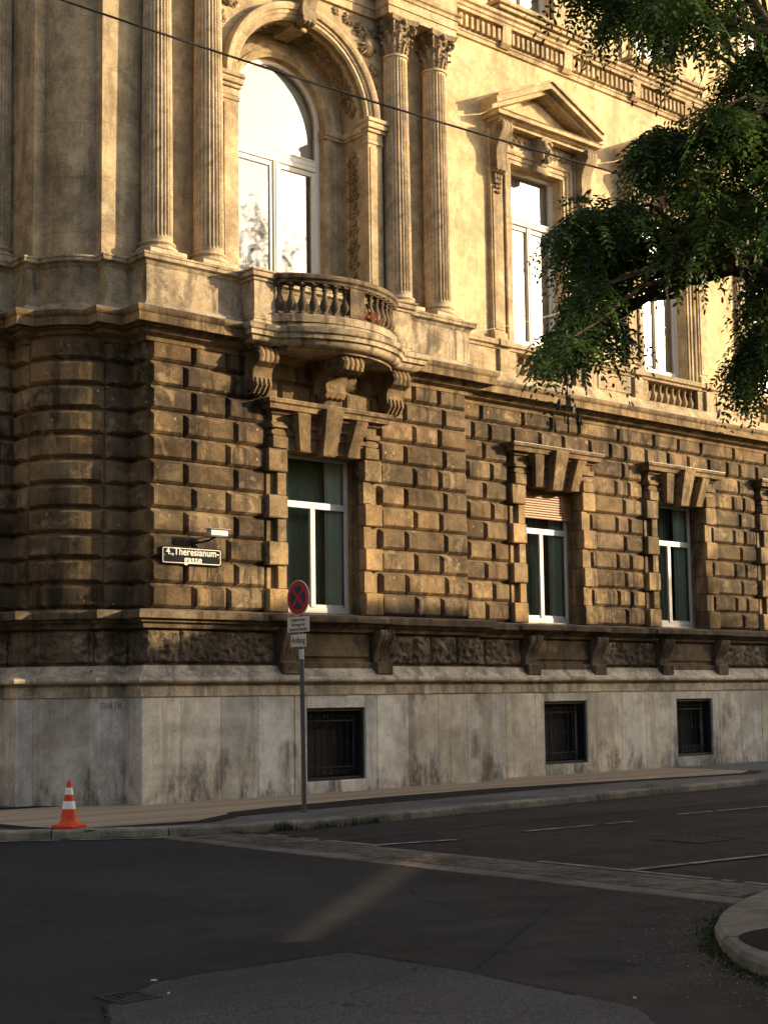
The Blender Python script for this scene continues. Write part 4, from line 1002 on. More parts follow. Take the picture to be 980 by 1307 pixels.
# ---- pedimented windows of the wing
def upper_window(xc):
    root = empty('upper_window', (0, 0, 0), PAL); Y = 1.0; mb = MB()
    # architrave
    def frame_sweep(prof, x, z0, z1):
        st = [((-1, 0), (xc-x, z0)), ((-1, 1), (xc-x, z1)), ((1, 1), (xc+x, z1)), ((1, 0), (xc+x, z0))]
        mb.loft([[(c[0]+d[0]*o, y, c[1]+d[1]*o) for o, y in prof] for d, c in st], False, False)
    frame_sweep([(0, Y+.30), (0, Y-.03), (.08, Y-.03), (.085, Y-.055), (.17, Y-.055), (.18, Y-.085), (.215, Y-.10), (.24, Y-.09), (.24, Y)], .82, 8.80, 12.72)
    for s in (-1, 1):
        mb.box(xc+s*1.08, xc+s*1.13, Y-.05, Y+.05, 8.81, 13.2, .006); mb.box(xc+s*1.135, xc+s*1.50, Y-.09, Y+.05, 8.81, 13.30, .012); mb.box(xc+s*1.19, xc+s*1.45, Y-.11, Y, 9.05, 12.05, .008)
        mb.box(xc+s*1.12, xc+s*1.52, Y-.14, Y+.05, 8.80, 9.0, .012)
    mb.box(xc-1.08, xc+1.08, Y-.06, Y+.05, 12.98, 13.36, .008)
    bld(mb, 'architrave', 'trim', root)
    prof = [(.02, 13.36), (.44, 13.36), (.47, 13.30), (.46, 13.18), (.40, 13.08), (.32, 12.95), (.27, 12.80), (.26, 12.62), (.28, 12.50), (.26, 12.40), (.19, 12.35), (.10, 12.38), (.02, 12.44)]
    for s in (-1, 1):
        x = xc+s*1.32
        def tail(mb, x=x):
            for k, z in enumerate((12.28, 12.17, 12.06, 11.95)):
                q = 1-.16*k
                for dx in (-.08, .0, .08): mb.ball((x+dx*q, Y-.13, z), .055*q, .05*q, .07*q, 6, 4)
        console('console', x, Y, .30, prof, [(.36, 13.22, .10), (.18, 12.47, .08)], 'carved', 3, root, tail)
    # frieze with a carved head
    f = lambda u, v, h: (xc+u, Y-.06-h, v)
    for s in (-1, 1):
        mb = MB()
        for k in range(5): scroll(mb, f, (s*(.30+.16*k), 13.17+.03*(-1)**k), .08, s*(-1)**k, k, .017, 1.3); leafspray(mb, f, (s*(.24+.16*k), 13.10), pi/2-s*.5, .18, .02, 3)
        bld(mb, 'carved_frieze', 'carved', root, smooth=60)
    mb = MB(); mb.box(xc-.20, xc+.20, Y-.20, Y, 12.62, 12.82, .03); mb.loft([[(xc-a, Y, z), (xc+a, Y, z), (xc+a*.7, Y-b, z), (xc-a*.7, Y-b, z)] for a, b, z in ((.14, .22, 12.78), (.17, .26, 12.95), (.20, .30, 13.15), (.21, .34, 13.36))], True, True)
    mb.ball((xc, Y-.30, 13.08), .125, .10, .17, 10, 8); mb.ball((xc, Y-.40, 13.05), .025, .03, .05, 6, 4)
    for s in (-1, 1):
        mb.ball((xc+s*.05, Y-.385, 13.11), .03, .02, .018, 6, 4); mb.ball((xc+s*.12, Y-.30, 12.98), .05, .06, .12, 6, 4); mb.ball((xc+s*.09, Y-.34, 13.23), .07, .06, .06, 7, 5)
    mb.ball((xc, Y-.37, 12.97), .05, .03, .02, 6, 4); mb.ball((xc, Y-.33, 12.88), .07, .06, .09, 7, 5)
    bld(mb, 'carved_head', 'carved', root, smooth=50)
    # pediment
    ped = MB(); H = 1.42; z0 = 13.37
    ped.sweep([(xc-H, Y+.05), (xc-H, Y-.30), (xc+H, Y-.30), (xc+H, Y+.05)], [(0, z0-.01), (0, z0+.04), (.05, z0+.06), (.08, z0+.10), (.18, z0+.11), (.19, z0+.18), (.22, z0+.20), (.0, z0+.24)])
    ped.poly([(xc-H, Y-.3, z0-.005), (xc+H, Y-.3, z0-.005), (xc+H, Y, z0-.005), (xc-H, Y, z0-.005)])
    sl_ = .445; X = H+.25
    for s in (-1, 1):
        for d0, d1, yf in ((0.02, .11, .36), (.11, .24, .50), (.24, .30, .545)):
            zb = z0+.19; a = [(s*X, zb+d0), (0, zb+d0+sl_*X), (0, zb+d1+sl_*X), (s*X, zb+d1)]
            ped.ext(a, lambda p: (xc+p[0], Y+.03, p[1]), lambda p: (xc+p[0], Y-yf, p[1]))
    b = bld(ped, 'pediment', 'trim', root)
    mb = MB(); mb.ext([(-H, z0+.22), (H, z0+.22), (0, z0+.22+sl_*H)], lambda p: (xc+p[0], Y-.02, p[1]), lambda p: (xc+p[0], Y-.08, p[1])); bld(mb, 'tympanum', 'trim', b)
    # window
    y = Y+.27; mb = MB(); zb, zt, zm = 8.80, 12.74, 11.62
    for s in (-1, 1): mb.box(xc+s*.74, xc+s*.83, y-.03, y+.08, zb, zt, .006); mb.box(xc+s*.66, xc+s*.74, y, y+.07, zb, zm-.1, .006); mb.box(xc+s*.68, xc+s*.74, y, y+.07, zm+.1, zt-.08, .006)
    mb.box(xc-.74, xc+.74, y-.03, y+.08, zt-.09, zt, .006); mb.box(xc-.74, xc+.74, y-.05, y+.08, zm-.07, zm+.07, .01); mb.box(xc-.74, xc+.74, y-.075, y, zm+.02, zm+.06, .008); mb.box(xc-.74, xc+.74, y-.03, y+.08, zb, zb+.25, .008)
    mb.box(xc-.055, xc+.055, y-.02, y+.08, zb+.25, zm-.08, .006); mb.box(xc-.02, xc+.02, y-.035, y, zb+.25, zm-.08, .006)
    mb.box(xc-.66, xc-.06, y+.005, y+.07, zm-.17, zm-.085, .005); mb.box(xc+.06, xc+.66, y+.005, y+.07, zm-.17, zm-.085, .005)
    bld(mb, 'frame', 'frame', root)
    mb = MB(); mb.poly([(xc-.74, y+.045, zb), (xc+.74, y+.045, zb), (xc+.74, y+.045, zt), (xc-.74, y+.045, zt)]); bld(mb, 'pane', 'glass_up', root, recalc=False)
    mb = MB(); n = 50; mb.loft([[(xc-.84+1.68*k/n, y+.17+.018*sin(k*1.1)+.01*sin(k*.4+xc), z) for z in (zb, zt)] for k in range(n+1)], False, False); bld(mb, 'curtain', 'curtain', root, smooth=60)
for xc in BAYS[:4]: upper_window(xc+.04)

# ---- string course with dentils, attic storey, roof
def attic():
    Y = 1.0; W = [(7.47, Y), (END, Y)]; root = empty('string_course', (0, 0, 0), PAL)
    mb = MB(); mb.sweep(W, [(0, 15.08), (.05, 15.10), (.06, 15.17), (.085, 15.19), (.085, 15.235), (.07, 15.24), (.07, 15.55), (.20, 15.56), (.21, 15.62), (.24, 15.64), (.25, 15.70), (.30, 15.73), (.31, 15.79), (.06, 15.84)])
    bld(mb, 'moulding', 'trim', root, smooth=25)
    BR = []
    for xc in [7.36-1.1]+BAYS: BR += [xc-.95, xc+.98]
    for a, c in zip(BR[1:12], BR[2:13]):
        mb = MB(); n = int((c-a-.34)/.155)
        for k in range(n+1): x = a+.17+(c-a-.34-.085)*k/n; (mb.box(x, x+.085, Y-.165, Y-.07, 15.245, 15.50, .006) if x > 7.55 else None)
        bld(mb, 'dentil_row', 'trim', root)
    for b in BR[1:10]:
        mb = MB(); pr = [(0, 15.12), (.10, 15.14), (.17, 15.22), (.18, 15.35), (.20, 15.56), (0, 15.56)]
        mb.ext(pr, lambda p: (b-.13, Y-p[0], p[1]), lambda p: (b+.13, Y-p[0], p[1])); bld(mb, 'bracket', 'trim', root)
    YA = 1.06; wins = [(xc-.72, xc+.72, 16.08, 18.6) for xc in BAYS]
    mb = MB(); wall_holes(mb, 7.4, END, 15.8, 20.0, YA, wins, .3); mb.poly([(7.4, YA, 15.8), (7.4, YA+3, 15.8), (7.4, YA+3, 20), (7.4, YA, 20)])
    wall_holes(mb, -1.0, 7.5, 16.1, 20.0, .9, [], .3); mb.poly([(-1.0, .9, 16.1), (-1.0, 16, 16.1), (-1.0, 16, 20), (-1.0, .9, 20)])
    bld(mb, 'attic_wall', 'plaster')
    for k, xc in enumerate(BAYS[:4]):
        r = empty('attic_window', (0, 0, 0), PAL); mb = MB()
        mb.box(xc-1.35, xc+1.35, Y-.36, Y+.1, 15.84, 15.93, .01); mb.box(xc-1.40, xc+1.40, Y-.42, Y+.1, 15.93, 16.03, .015)
        for s in (-1, 1): mb.box(xc+s*.72, xc+s*.95, YA-.08, YA+.05, 16.03, 18.8, .01); mb.box(xc+s*.98, xc+s*1.22, YA-.05, YA+.05, 16.03, 18.8, .01)
        bld(mb, 'window_surround', 'trim', r); mb = MB(); y = YA+.2
        for s in (-1, 1): mb.box(xc+s*.62, xc+s*.73, y, y+.08, 16.03, 18.6, .006)
        mb.box(xc-.06, xc+.06, y-.01, y+.08, 16.03, 18.6, .006); mb.box(xc-.62, xc+.62, y, y+.08, 16.03, 16.2, .006); bld(mb, 'frame', 'frame', r)
        mb = MB(); mb.poly([(xc-.65, y+.05, 16.03), (xc+.65, y+.05, 16.03), (xc+.65, y+.05, 18.6), (xc-.65, y+.05, 18.6)]); bld(mb, 'pane', 'glass_up', r, recalc=False)
        mb = MB(); n = 40; mb.loft([[(xc-.75+1.5*i/n, y+.16+.015*sin(i*1.2), z) for z in (16, 18.6)] for i in range(n+1)], False, False); bld(mb, 'curtain', 'curtain', r, smooth=60)
    mb = MB(); mb.sweep([(-1.1, 16), (-1.1, .8), (7.5, .8), (7.5, 1.0), (END, 1.0)], [(0, 19.8), (.1, 19.9), (.15, 20.1), (.5, 20.15), (.55, 20.4), (.6, 20.5), (-.3, 20.6)]); bld(mb, 'roof_cornice', 'trim')
    mb = MB(); mb.loft([[(-1.2, .7, 20.55), (END, .7, 20.55), (END, 16, 20.55), (-1.2, 16, 20.55)], [(3, 5, 23.5), (END, 5, 23.5), (END, 12, 23.5), (3, 12, 23.5)]], True, True); mb.poly([(END, .7, -.2), (END, 16, -.2), (END, 16, 20.6), (END, .7, 20.6)]); mb.poly([(-1.0, 16, -.2), (END, 16, -.2), (END, 16, 20.6), (-1.0, 16, 20.6)])
    bld(mb, 'roof', 'roof')
attic()
#@@REST
# ------------------------------------------------------------------ trees
CLUMPS = [(-5.34,-14.31,5.59,0.25),(-4.12,-13.81,6.41,0.19),(-4.76,-13.56,6.37,0.24),(-4.15,-13.46,6.29,0.23),(-3.93,-13.34,6.14,0.22),(-4.27,-13.52,6.69,0.26),(-4.98,-14.32,5.72,0.19),(-4.0,-13.92,6.12,0.2),(-5.0,-13.73,5.81,0.23),(-4.6,-13.27,6.39,0.26),(-3.96,-13.89,6.55,0.19),(-3.57,-13.64,6.76,0.23),(-4.03,-13.39,6.5,0.23),(-4.28,-14.18,5.56,0.19),(-4.22,-13.48,6.21,0.2),(-4.18,-14.12,6.33,0.27),(-4.72,-13.36,6.15,0.17),(-4.64,-13.39,6.08,0.19),(-4.98,-13.86,5.89,0.27),(-4.83,-13.63,6.17,0.22),(-4.03,-14.34,5.49,0.24),(-3.33,-13.49,5.5,0.22),(-3.63,-14.15,5.47,0.18),(-5.04,-14.53,5.42,0.18),(-4.65,-14.07,5.0,0.21),(-4.03,-13.97,5.56,0.24),(-3.7,-13.61,5.43,0.19),(-3.71,-13.87,5.26,0.18),(-3.68,-13.55,5.41,0.21),(-4.34,-14.31,5.45,0.24),(-4.67,-14.25,5.01,0.18),(-4.01,-13.32,5.29,0.25),(-3.79,-13.48,5.05,0.23),(-4.91,-14.29,4.98,0.2),(-4.58,-14.03,5.12,0.21),(-3.44,-13.62,5.29,0.27),(-4.83,-14.06,4.64,0.18),(-4.01,-13.32,5.37,0.17),(-3.47,-13.51,5.53,0.26),(-4.77,-14.67,4.48,0.24),(-4.14,-13.62,4.53,0.2),(-3.26,-13.58,4.59,0.25),(-3.88,-13.84,4.75,0.26),(-4.36,-14.34,4.44,0.22),(-4.64,-14.47,4.37,0.18),(-4.57,-14.65,4.43,0.22),(-4.93,-13.92,4.93,0.22),(-4.08,-13.27,5.25,0.17),(-4.66,-13.69,5.03,0.24),(-4.5,-13.56,5.07,0.18),(-4.19,-12.72,4.71,0.21),(-5.19,-13.53,4.44,0.24),(-5.31,-13.5,4.41,0.25),(-4.74,-13.29,4.47,0.18),(-4.64,-12.9,4.54,0.24),(-4.58,-13.13,4.4,0.23),(-4.62,-13.1,4.46,0.22),(-4.37,-13.08,4.58,0.21),(-4.41,-12.95,4.43,0.21),(-5.4,-13.77,3.92,0.2),(-4.19,-13.15,4.64,0.24),(-4.68,-13.37,4.48,0.23),(-4.2,-13.12,4.58,0.17),(-4.59,-13.19,4.66,0.27),(-4.34,-12.75,4.25,0.22),(-4.32,-12.76,4.21,0.23),(-4.25,-12.83,4.33,0.21),(-5.43,-13.75,3.91,0.17),(-4.48,-12.86,3.96,0.21),(-4.77,-13.03,3.91,0.19),(-4.49,-12.77,3.91,0.18),(-5.42,-13.45,3.64,0.19),(-5.68,-13.7,3.55,0.18),(-4.66,-13.14,3.95,0.17),(-4.26,-12.76,4.06,0.21),(-4.23,-14.21,3.92,0.21),(-3.19,-13.48,4.03,0.18),(-4.4,-14.39,3.71,0.26),(-4.43,-14.3,3.68,0.25),(-3.47,-13.62,4.2,0.19),(-3.16,-13.36,3.75,0.2),(-4.51,-14.22,3.51,0.19),(-3.29,-13.58,3.85,0.27),(-3.11,-13.62,4.48,0.22),(-3.12,-13.5,4.55,0.26),(-4.25,-13.79,4.63,0.23),(-4.48,-14.17,4.5,0.19),(-5.05,-14.29,4.24,0.19),(-3.47,-13.29,4.94,0.25),(-4.95,-14.02,4.26,0.17),(-4.15,-13.48,4.59,0.26),(-5.12,-13.5,6.08,0.22),(-5.05,-13.73,4.5,0.18),(-4.75,-13.45,4.65,0.19),(-2.82,-15.88,6.25,0.38),(-1.71,-15.86,4.95,0.33),(-2.53,-13.7,7.31,0.35),(-1.61,-15.66,4.87,0.41),(-4.59,-15.08,6.72,0.41),(-2.93,-15.81,6.05,0.38),(-3.15,-14.03,6.73,0.36),(-1.82,-15.31,6.23,0.37),(-2.05,-13.55,6.71,0.44),(-2.07,-14.1,5.37,0.31),(-2.93,-13.38,7.33,0.37),(-3.11,-16.67,7.17,0.33),(-4.63,-15.81,6.76,0.42),(-2.28,-15.09,5.52,0.41),(-2.6,-15.35,5.07,0.41),(-1.95,-14.44,7.41,0.38),(-3.41,-15.91,6.87,0.38),(-4.07,-15.72,7.28,0.33),(-2.27,-14.91,4.46,0.43),(-2.78,-16.06,7.83,0.44),(-1.44,-14.52,8.04,0.41),(-4.43,-14.85,7.12,0.39),(-0.86,-14.59,7.09,0.43),(-2.51,-14.92,7.86,0.37),(-1.81,-13.97,6.36,0.41),(-1.88,-14.99,6.25,0.38),(-2.83,-15.41,7.21,0.42),(-3.56,-14.33,5.56,0.33),(-2.16,-16.23,6.8,0.33),(-3.66,-14.49,5.16,0.39),(-1.92,-15.03,6.51,0.35),(-1.96,-13.5,6.19,0.4),(-1.19,-15.08,5.52,0.35),(-0.6,-14.31,5.91,0.39)]
def leaf_mesh(name, mat, leaves, seed, parent, nl=6):
    """pinnate leaves: leaves = list of (base, direction, length); each leaf is a curved stalk of paired oval leaflets"""
    rs = np.random.RandomState(seed); V = []; tones = []
    shape = np.array([(0, 0), (.28, .42), (.68, .46), (1, 0), (.68, -.46), (.28, -.42)])
    for base, d, ln in leaves:
        base = np.array(base); d = np.array(d); d /= np.linalg.norm(d)
        side = np.cross(d, (0, 0, 1.)); sl_ = np.linalg.norm(side); side = side/sl_ if sl_ > .05 else np.array((1., 0, 0))
        roll = rs.normal(0, .35); up = np.cross(side, d); side = side*cos(roll)+up*sin(roll); up = np.cross(side, d)
        tl = rs.uniform(.5, 1.9)
        droop = rs.uniform(.25, .6)
        for k in range(nl+1):
            t = (k+.8)/(nl+.8); p = base+d*ln*t+np.array((0, 0, -droop*ln*t*t))
            for s in ((-1, 1) if k < nl else (0,)):
                L = rs.uniform(.036, .054); W = L*.40
                u = side*s*.95+d*.45+np.array((0, 0, -.25)) if s else d+np.array((0, 0, -.4))
                u = u+rs.normal(0, .16, 3); u /= np.linalg.norm(u); v = np.cross(u, up+rs.normal(0, .3, 3)); v /= np.linalg.norm(v)
                pts = p+shape[:, :1]*u*L+shape[:, 1:]*v*W; V.append(pts); tones.append(tl*rs.uniform(.8, 1.2))
    V = np.concatenate(V).astype(np.float32); nf = len(V)//6
    me = bpy.data.meshes.new(name); me.vertices.add(len(V)); me.vertices.foreach_set('co', V.ravel())
    me.loops.add(len(V)); me.loops.foreach_set('vertex_index', np.arange(len(V), dtype=np.int32))
    me.polygons.add(nf); me.polygons.foreach_set('loop_start', np.arange(0, len(V), 6, dtype=np.int32)); me.polygons.foreach_set('loop_total', np.full(nf, 6, np.int32))
    me.update(); at = me.color_attributes.new('tone', 'FLOAT_COLOR', 'CORNER')
    a = np.ones((len(V), 4), np.float32); a[:, :3] = np.repeat(np.array(tones, np.float32), 6)[:, None]; at.data.foreach_set('color', a.ravel())
    me.materials.append(MAT[mat]); o = bpy.data.objects.new(name, me); COL.objects.link(o); o.parent = parent; return o

def crooked(a, b, n, amp, rs):
    a, b = Vector(a), Vector(b); return [tuple(a.lerp(b, k/n)+Vector((rs.uniform(-1, 1), rs.uniform(-1, 1), rs.uniform(-1, 1)))*amp*(1 if 0 < k < n else 0)+Vector((0, 0, .25*(b-a).length*.5*sin(pi*k/n)*.5))) for k in range(n+1)]
def robinia():
    root = tag(empty('robinia_tree', (-3.55, -14.42, 0)), 'leafy green tree reaching in from the right in front of the upper windows', 'tree')
    o0 = Vector((-3.55, -14.42, 0)); rs = random.Random(6)
    C = [(Vector(c[:3])+Vector((.06, -.05, .13))-o0, c[3]) for c in CLUMPS]
    mb = MB(); fork = Vector((.25, -.25, 3.7))
    tp = [(0, 0, -.1), (.02, -.03, .3), (.08, -.1, 1.4), (.16, -.2, 2.6), tuple(fork)]
    mb.tube(tp, [.26, .19, .165, .15, .14], 12); limbs = []
    for e in ((-.5, .35, 5.3), (.6, -.5, 6.3), (-.3, .7, 4.5), (1.6, -.6, 5.6), (.4, .8, 5.9), (-.9, .1, 6.1)):
        l = crooked(fork, e, 6, .07, rs); mb.tube(l, [.10-.011*k for k in range(7)], 8); limbs += [Vector(p) for p in l[2:]]
    mb.build('trunk', MAT['bark'], root, 50); mb = MB(); leaves = []
    for c, R in C:
        s = min(limbs, key=lambda q: (q-c).length); br = crooked(s, c+Vector((0, 0, R*.3)), 5, .05, rs); mb.tube(br, [.028-.0042*k for k in range(6)], 5)
        top = c+Vector((0, 0, R*.4)); out = (c-fork); out.z *= .3; out.normalize()
        for k in range(int(9*(R/.22)**1.5)):
            d = (out*.55+Vector((rs.gauss(0, .8), rs.gauss(0, .8), rs.gauss(-.25, .5)))).normalized(); L = R*rs.uniform(.75, 1.35)
            tw = [top+d*L*t+Vector((0, 0, -.55*L*t*t)) for t in (0, .25, .5, .75, 1)]; mb.tube(tw, [.008, .006, .005, .004, .003], 4)
            sd = d.cross(Vector((0, 0, 1))).normalized(); m = int(L/.034)
            for q in range(m):
                t = (q+.6)/m; i = min(3, int(t*4)); p = tw[i].lerp(tw[i+1], t*4-i); dd = (tw[i+1]-tw[i]).normalized(); s = 1 if q % 2 else -1
                dl = (dd*.55+sd*s*.8+Vector((rs.gauss(0, .22), rs.gauss(0, .22), rs.gauss(-.18, .2)))) if q < m-1 else dd
                leaves.append((tuple(p), tuple(dl), rs.uniform(.13, .23)))
    mb.build('branch', MAT['bark'], root, 50)
    leaf_mesh('crown', 'leaf', leaves, 4, root)
    for c in ((-4.62, -13.55, 4.86), (-5.30, -13.45, 3.40)):
        mb = MB()
        for k in range(16):
            p = Vector(c)-o0+Vector((rs.uniform(-.09, .09), rs.uniform(-.06, .06), rs.uniform(-.08, .08))); a = rs.uniform(-.4, .4); l = rs.uniform(.06, .10); x, y = cos(rs.uniform(0, pi)), sin(rs.uniform(0, pi))
            mb.loft([[(p.x-x*wd_, p.y-y*wd_, p.z-l*t+0), (p.x+x*wd_+a*l*t, p.y+y*wd_, p.z-l*t), (p.x+a*l*t+.003, p.y+.004, p.z-l*t)] for t, wd_ in ((0, .002), (.3, .009), (.8, .009), (1, .002))], True, True)
        q = Vector(c)-o0; s = min([l for l, _ in C], key=lambda v: (v-q).length); mb.tube([s, (s+q)/2+Vector((0, 0, .05)), q+Vector((0, 0, .06))], [.006, .005, .003], 4)
        mb.build('seed_pods', MAT['iron'], root)
robinia()

def far_tree(x, y, h, R, seed, label):
    root = tag(empty('street_tree', (x, y, 0)), label, 'tree'); rs = random.Random(seed); mb = MB()
    mb.tube([(0, 0, -.1), (.05, 0, 1), (.1, .05, h*.45)], [.22, .17, .13], 10); leaves = []; twigs = MB()
    for k in range(60):
        d = Vector((rs.gauss(0, 1), rs.gauss(0, 1), rs.gauss(0, 1))).normalized()*rs.random()**.4; c = Vector((d.x*R, d.y*R, h*.66+d.z*h*.32))
        twigs.tube(crooked((.1, .05, h*.45), c, 4, .12, rs), [.05, .04, .03, .02, .01], 4)
        for j in range(38):
            p = c+Vector((rs.gauss(0, 1), rs.gauss(0, 1), rs.gauss(0, .8)))*.42; leaves.append((tuple(p), (rs.gauss(0, 1), rs.gauss(0, 1), rs.gauss(-.3, .5)), rs.uniform(.3, .5)))
    mb.build('trunk', MAT['bark'], root, 50); twigs.build('branch', MAT['bark'], root)
    o = leaf_mesh('crown', 'leaf', leaves, seed, root, 4)
    co_ = np.empty(len(o.data.vertices)*3, np.float32); o.data.vertices.foreach_get('co', co_); v = co_.reshape(-1, 6, 3); m = v.mean(1, keepdims=True); o.data.vertices.foreach_set('co', (m+(v-m)*2.6).ravel())
FAR_TREES = [(15.4, -14.2, 17.5, 2.3, 5, 'tall street tree on the far side of the main street, mirrored in the arched window'), (35, -14, 11.5, 2.4, 8, 'lower street tree further along the far side of the main street')]
for a in FAR_TREES: far_tree(*a)

# the house across the street, out of the picture: its shadow lies on the road and on the plinth
def opposite_house():
    root = tag(empty('town_house', (0, 0, 0)), 'plain rendered house across the main street that shades the road', 'building')
    H = HOUSE_H; mb = MB(); mb.box(24.2, 60, -22.5, -16.3, -.2, H, .0); mb.box(20, 24.19, -22.4, -16.3, -.2, H-1.5, .0); mb.build('wall', MAT['house'], root)
    mb = MB(); mb.box(24.0, 60.3, -22.7, -16.05, H, H+.2, .03); mb.build('eaves', MAT['house'], root)
    for k in range(12):
        for z in (1.2, 4.9):
            x = 22+k*3.2; r = empty('window', (0, 0, 0), root); mb = MB()
            mb.box(x-.7, x+.7, -16.31, -16.22, z-.1, z, .01); mb.box(x-.7, x-.6, -16.31, -16.24, z, z+2); mb.box(x+.6, x+.7, -16.31, -16.24, z, z+2); mb.box(x-.6, x+.6, -16.31, -16.24, z+1.9, z+2.0); mb.box(x-.04, x+.04, -16.31, -16.25, z, z+1.9); mb.build('frame', MAT['frame'], r)
            mb = MB(); mb.poly([(x-.6, -16.28, z), (x+.6, -16.28, z), (x+.6, -16.28, z+1.9), (x-.6, -16.28, z+1.9)]); mb.build('pane', MAT['enamel'], r)
HOUSE_H = 9.8
opposite_house()
def gobo():
    # unseen screen of boards, added to shape the sunlight; the slit between its lower and upper boards lets one strip of sun on to the road
    root = tag(empty('slit_gobo', (0, 0, 0)), 'tall added screen of boards out of view across the street, its slanting slit shaping a strip of sun', 'gobo'); Y = -16.3
    def pt(x, y): t = (Y-y)/SUN.y; return (x+SUN.x*t, SUN.z*t-.1)
    A = [pt(-5.85, -11.15), pt(-1.42, -7.66)]; B = [pt(-5.70, -11.27), pt(-1.18, -7.82)]
    def prism(pts): mb.ext(pts, lambda p: (p[0], Y, p[1]), lambda p: (p[0], Y-.03, p[1]))
    up = sorted((A[0], B[0]), key=lambda q: q[1]); ur = sorted((A[1], B[1]), key=lambda q: q[1])
    l0, h0 = up; l1, h1 = ur; T = 12.5
    mb = MB(); prism([(-.6, -.15), (20, -.15), (20, l1[1]+(20-l1[0])*.0), l1, l0, (-.6, l0[1])]); mb.build('lower_boards', MAT['house'], root)
    mb = MB(); prism([(-.6, l0[1]+.002), (l0[0], l0[1]+.002), h0, h1, (l1[0], l1[1]+.002), (20, l1[1]+.002), (20, T), (-.6, T)]); mb.build('upper_boards', MAT['house'], root)
    mb = MB()
    for x in (-.5, 10.5, 13, 16, 19.8): mb.box(x, x+.12, Y-.2, Y-.04, -.15, T)
    mb.build('post', MAT['grey_metal'], root)
gobo()
def unseen_house(x0, x1, y0, y1, H, label):
    root = tag(empty('unseen_house', (0, 0, 0)), label, 'building'); mb = MB(); mb.box(x0, x1, y0, y1, -.2, H); mb.build('wall', MAT['house'], root)
    mb = MB(); mb.box(x0-.4, x1+.4, y0-.4, y1+.4, H, H+.4, .05); mb.build('eaves', MAT['house'], root)
    for z in range(1, int(H)-2, 4):
        for k in range(8):
            for fx in (0, 1):
                r = empty('window', (0, 0, 0), root); mb = MB(); s = 2+k*3.2
                if fx: mb.box(x1-.02, x1+.05, y0+s, y0+s+1.2, z, z+2.2, .02)
                else: mb.box(x0+s, x0+s+1.2, y1-.02 if y1 < 0 else y0-.05, y1+.05 if y1 < 0 else y0+.02, z, z+2.2, .02)
                mb.build('pane', MAT['enamel'], r)
unseen_house(-50, -15.5, -1.0, 30, 21, 'tall rendered house across the side street, outside the picture on the left')
unseen_house(-50, -17.0, -60, -25, 20, 'tall rendered house behind the camera on the near side of the main street')

unseen_house(-.6, 7.8, -45, -22.6, 6.6, 'added block out of view behind the slit boards, keeping sun off the near road')  # unseen block, added to stop sun leaking round the end of the boards

# ------------------------------------------------------------------ street furniture and small things
def text(name, body, size, mat, parent, loc, rot, bold=0.0, align='CENTER', spacing=1.0, ext=.001, sx=1.0):
    c = bpy.data.curves.new(name, 'FONT'); c.body = body; c.size = size; c.align_x = align; c.align_y = 'CENTER'; c.offset = bold; c.space_character = spacing; c.extrude = ext
    tmp = bpy.data.objects.new(name, c); COL.objects.link(tmp); bpy.context.view_layer.update()
    me = bpy.data.meshes.new_from_object(tmp); bpy.data.objects.remove(tmp); bpy.data.curves.remove(c)
    me.name = name; me.materials.clear(); me.materials.append(MAT[mat]); ca = me.color_attributes.new('tone', 'FLOAT_COLOR', 'CORNER'); ca.data.foreach_set('color', [1.]*4*len(me.loops))
    o = bpy.data.objects.new(name, me); COL.objects.link(o); o.parent = parent; o.location = loc; o.rotation_euler = rot; o.scale = (sx, 1, 1); return o

def cone():
    root = tag(empty('traffic_cone', (-2.75, -2.68, .006)), 'orange traffic cone with two white bands on the pavement at the palace corner', 'traffic cone')
    mb = MB(); rs = random.Random(1)
    sq = lambda h, c: [(h, h-c), (h-c, h), (-h+c, h), (-h, h-c), (-h, -h+c), (-h+c, -h), (h-c, -h), (h, -h+c)]
    mb.loft([[(x, y, z) for x, y in sq(h, c)] for h, c, z in ((.165, .03, .0), (.17, .035, .012), (.17, .035, .03), (.16, .04, .04), (.13, .05, .045))], True, True); mb.build('base', MAT['orange'], root, 30)
    R = lambda z: .118-.094*(z-.04)/.55
    mb = MB(); mb.lathe([(.150, .04), (.135, .06), (R(.085)+.004, .085)]+[(R(z), z) for z in (.12, .25, .38, .5, .575)]+[(.020, .59), (.017, .595), (.012, .57)], (0, 0, 0), 36); mb.build('body', MAT['orange'], root, 40)
    for a, b in ((.235, .335), (.415, .505)):
        mb = MB(); mb.lathe([(R(a)+.0, a), (R(a)+.0035, a+.003), (R(b)+.0035, b-.003), (R(b), b)], (0, 0, 0), 36, False); mb.build('white_band', MAT['cone_white'], root, 40)
    root.rotation_euler = (0, 0, .35)
cone()

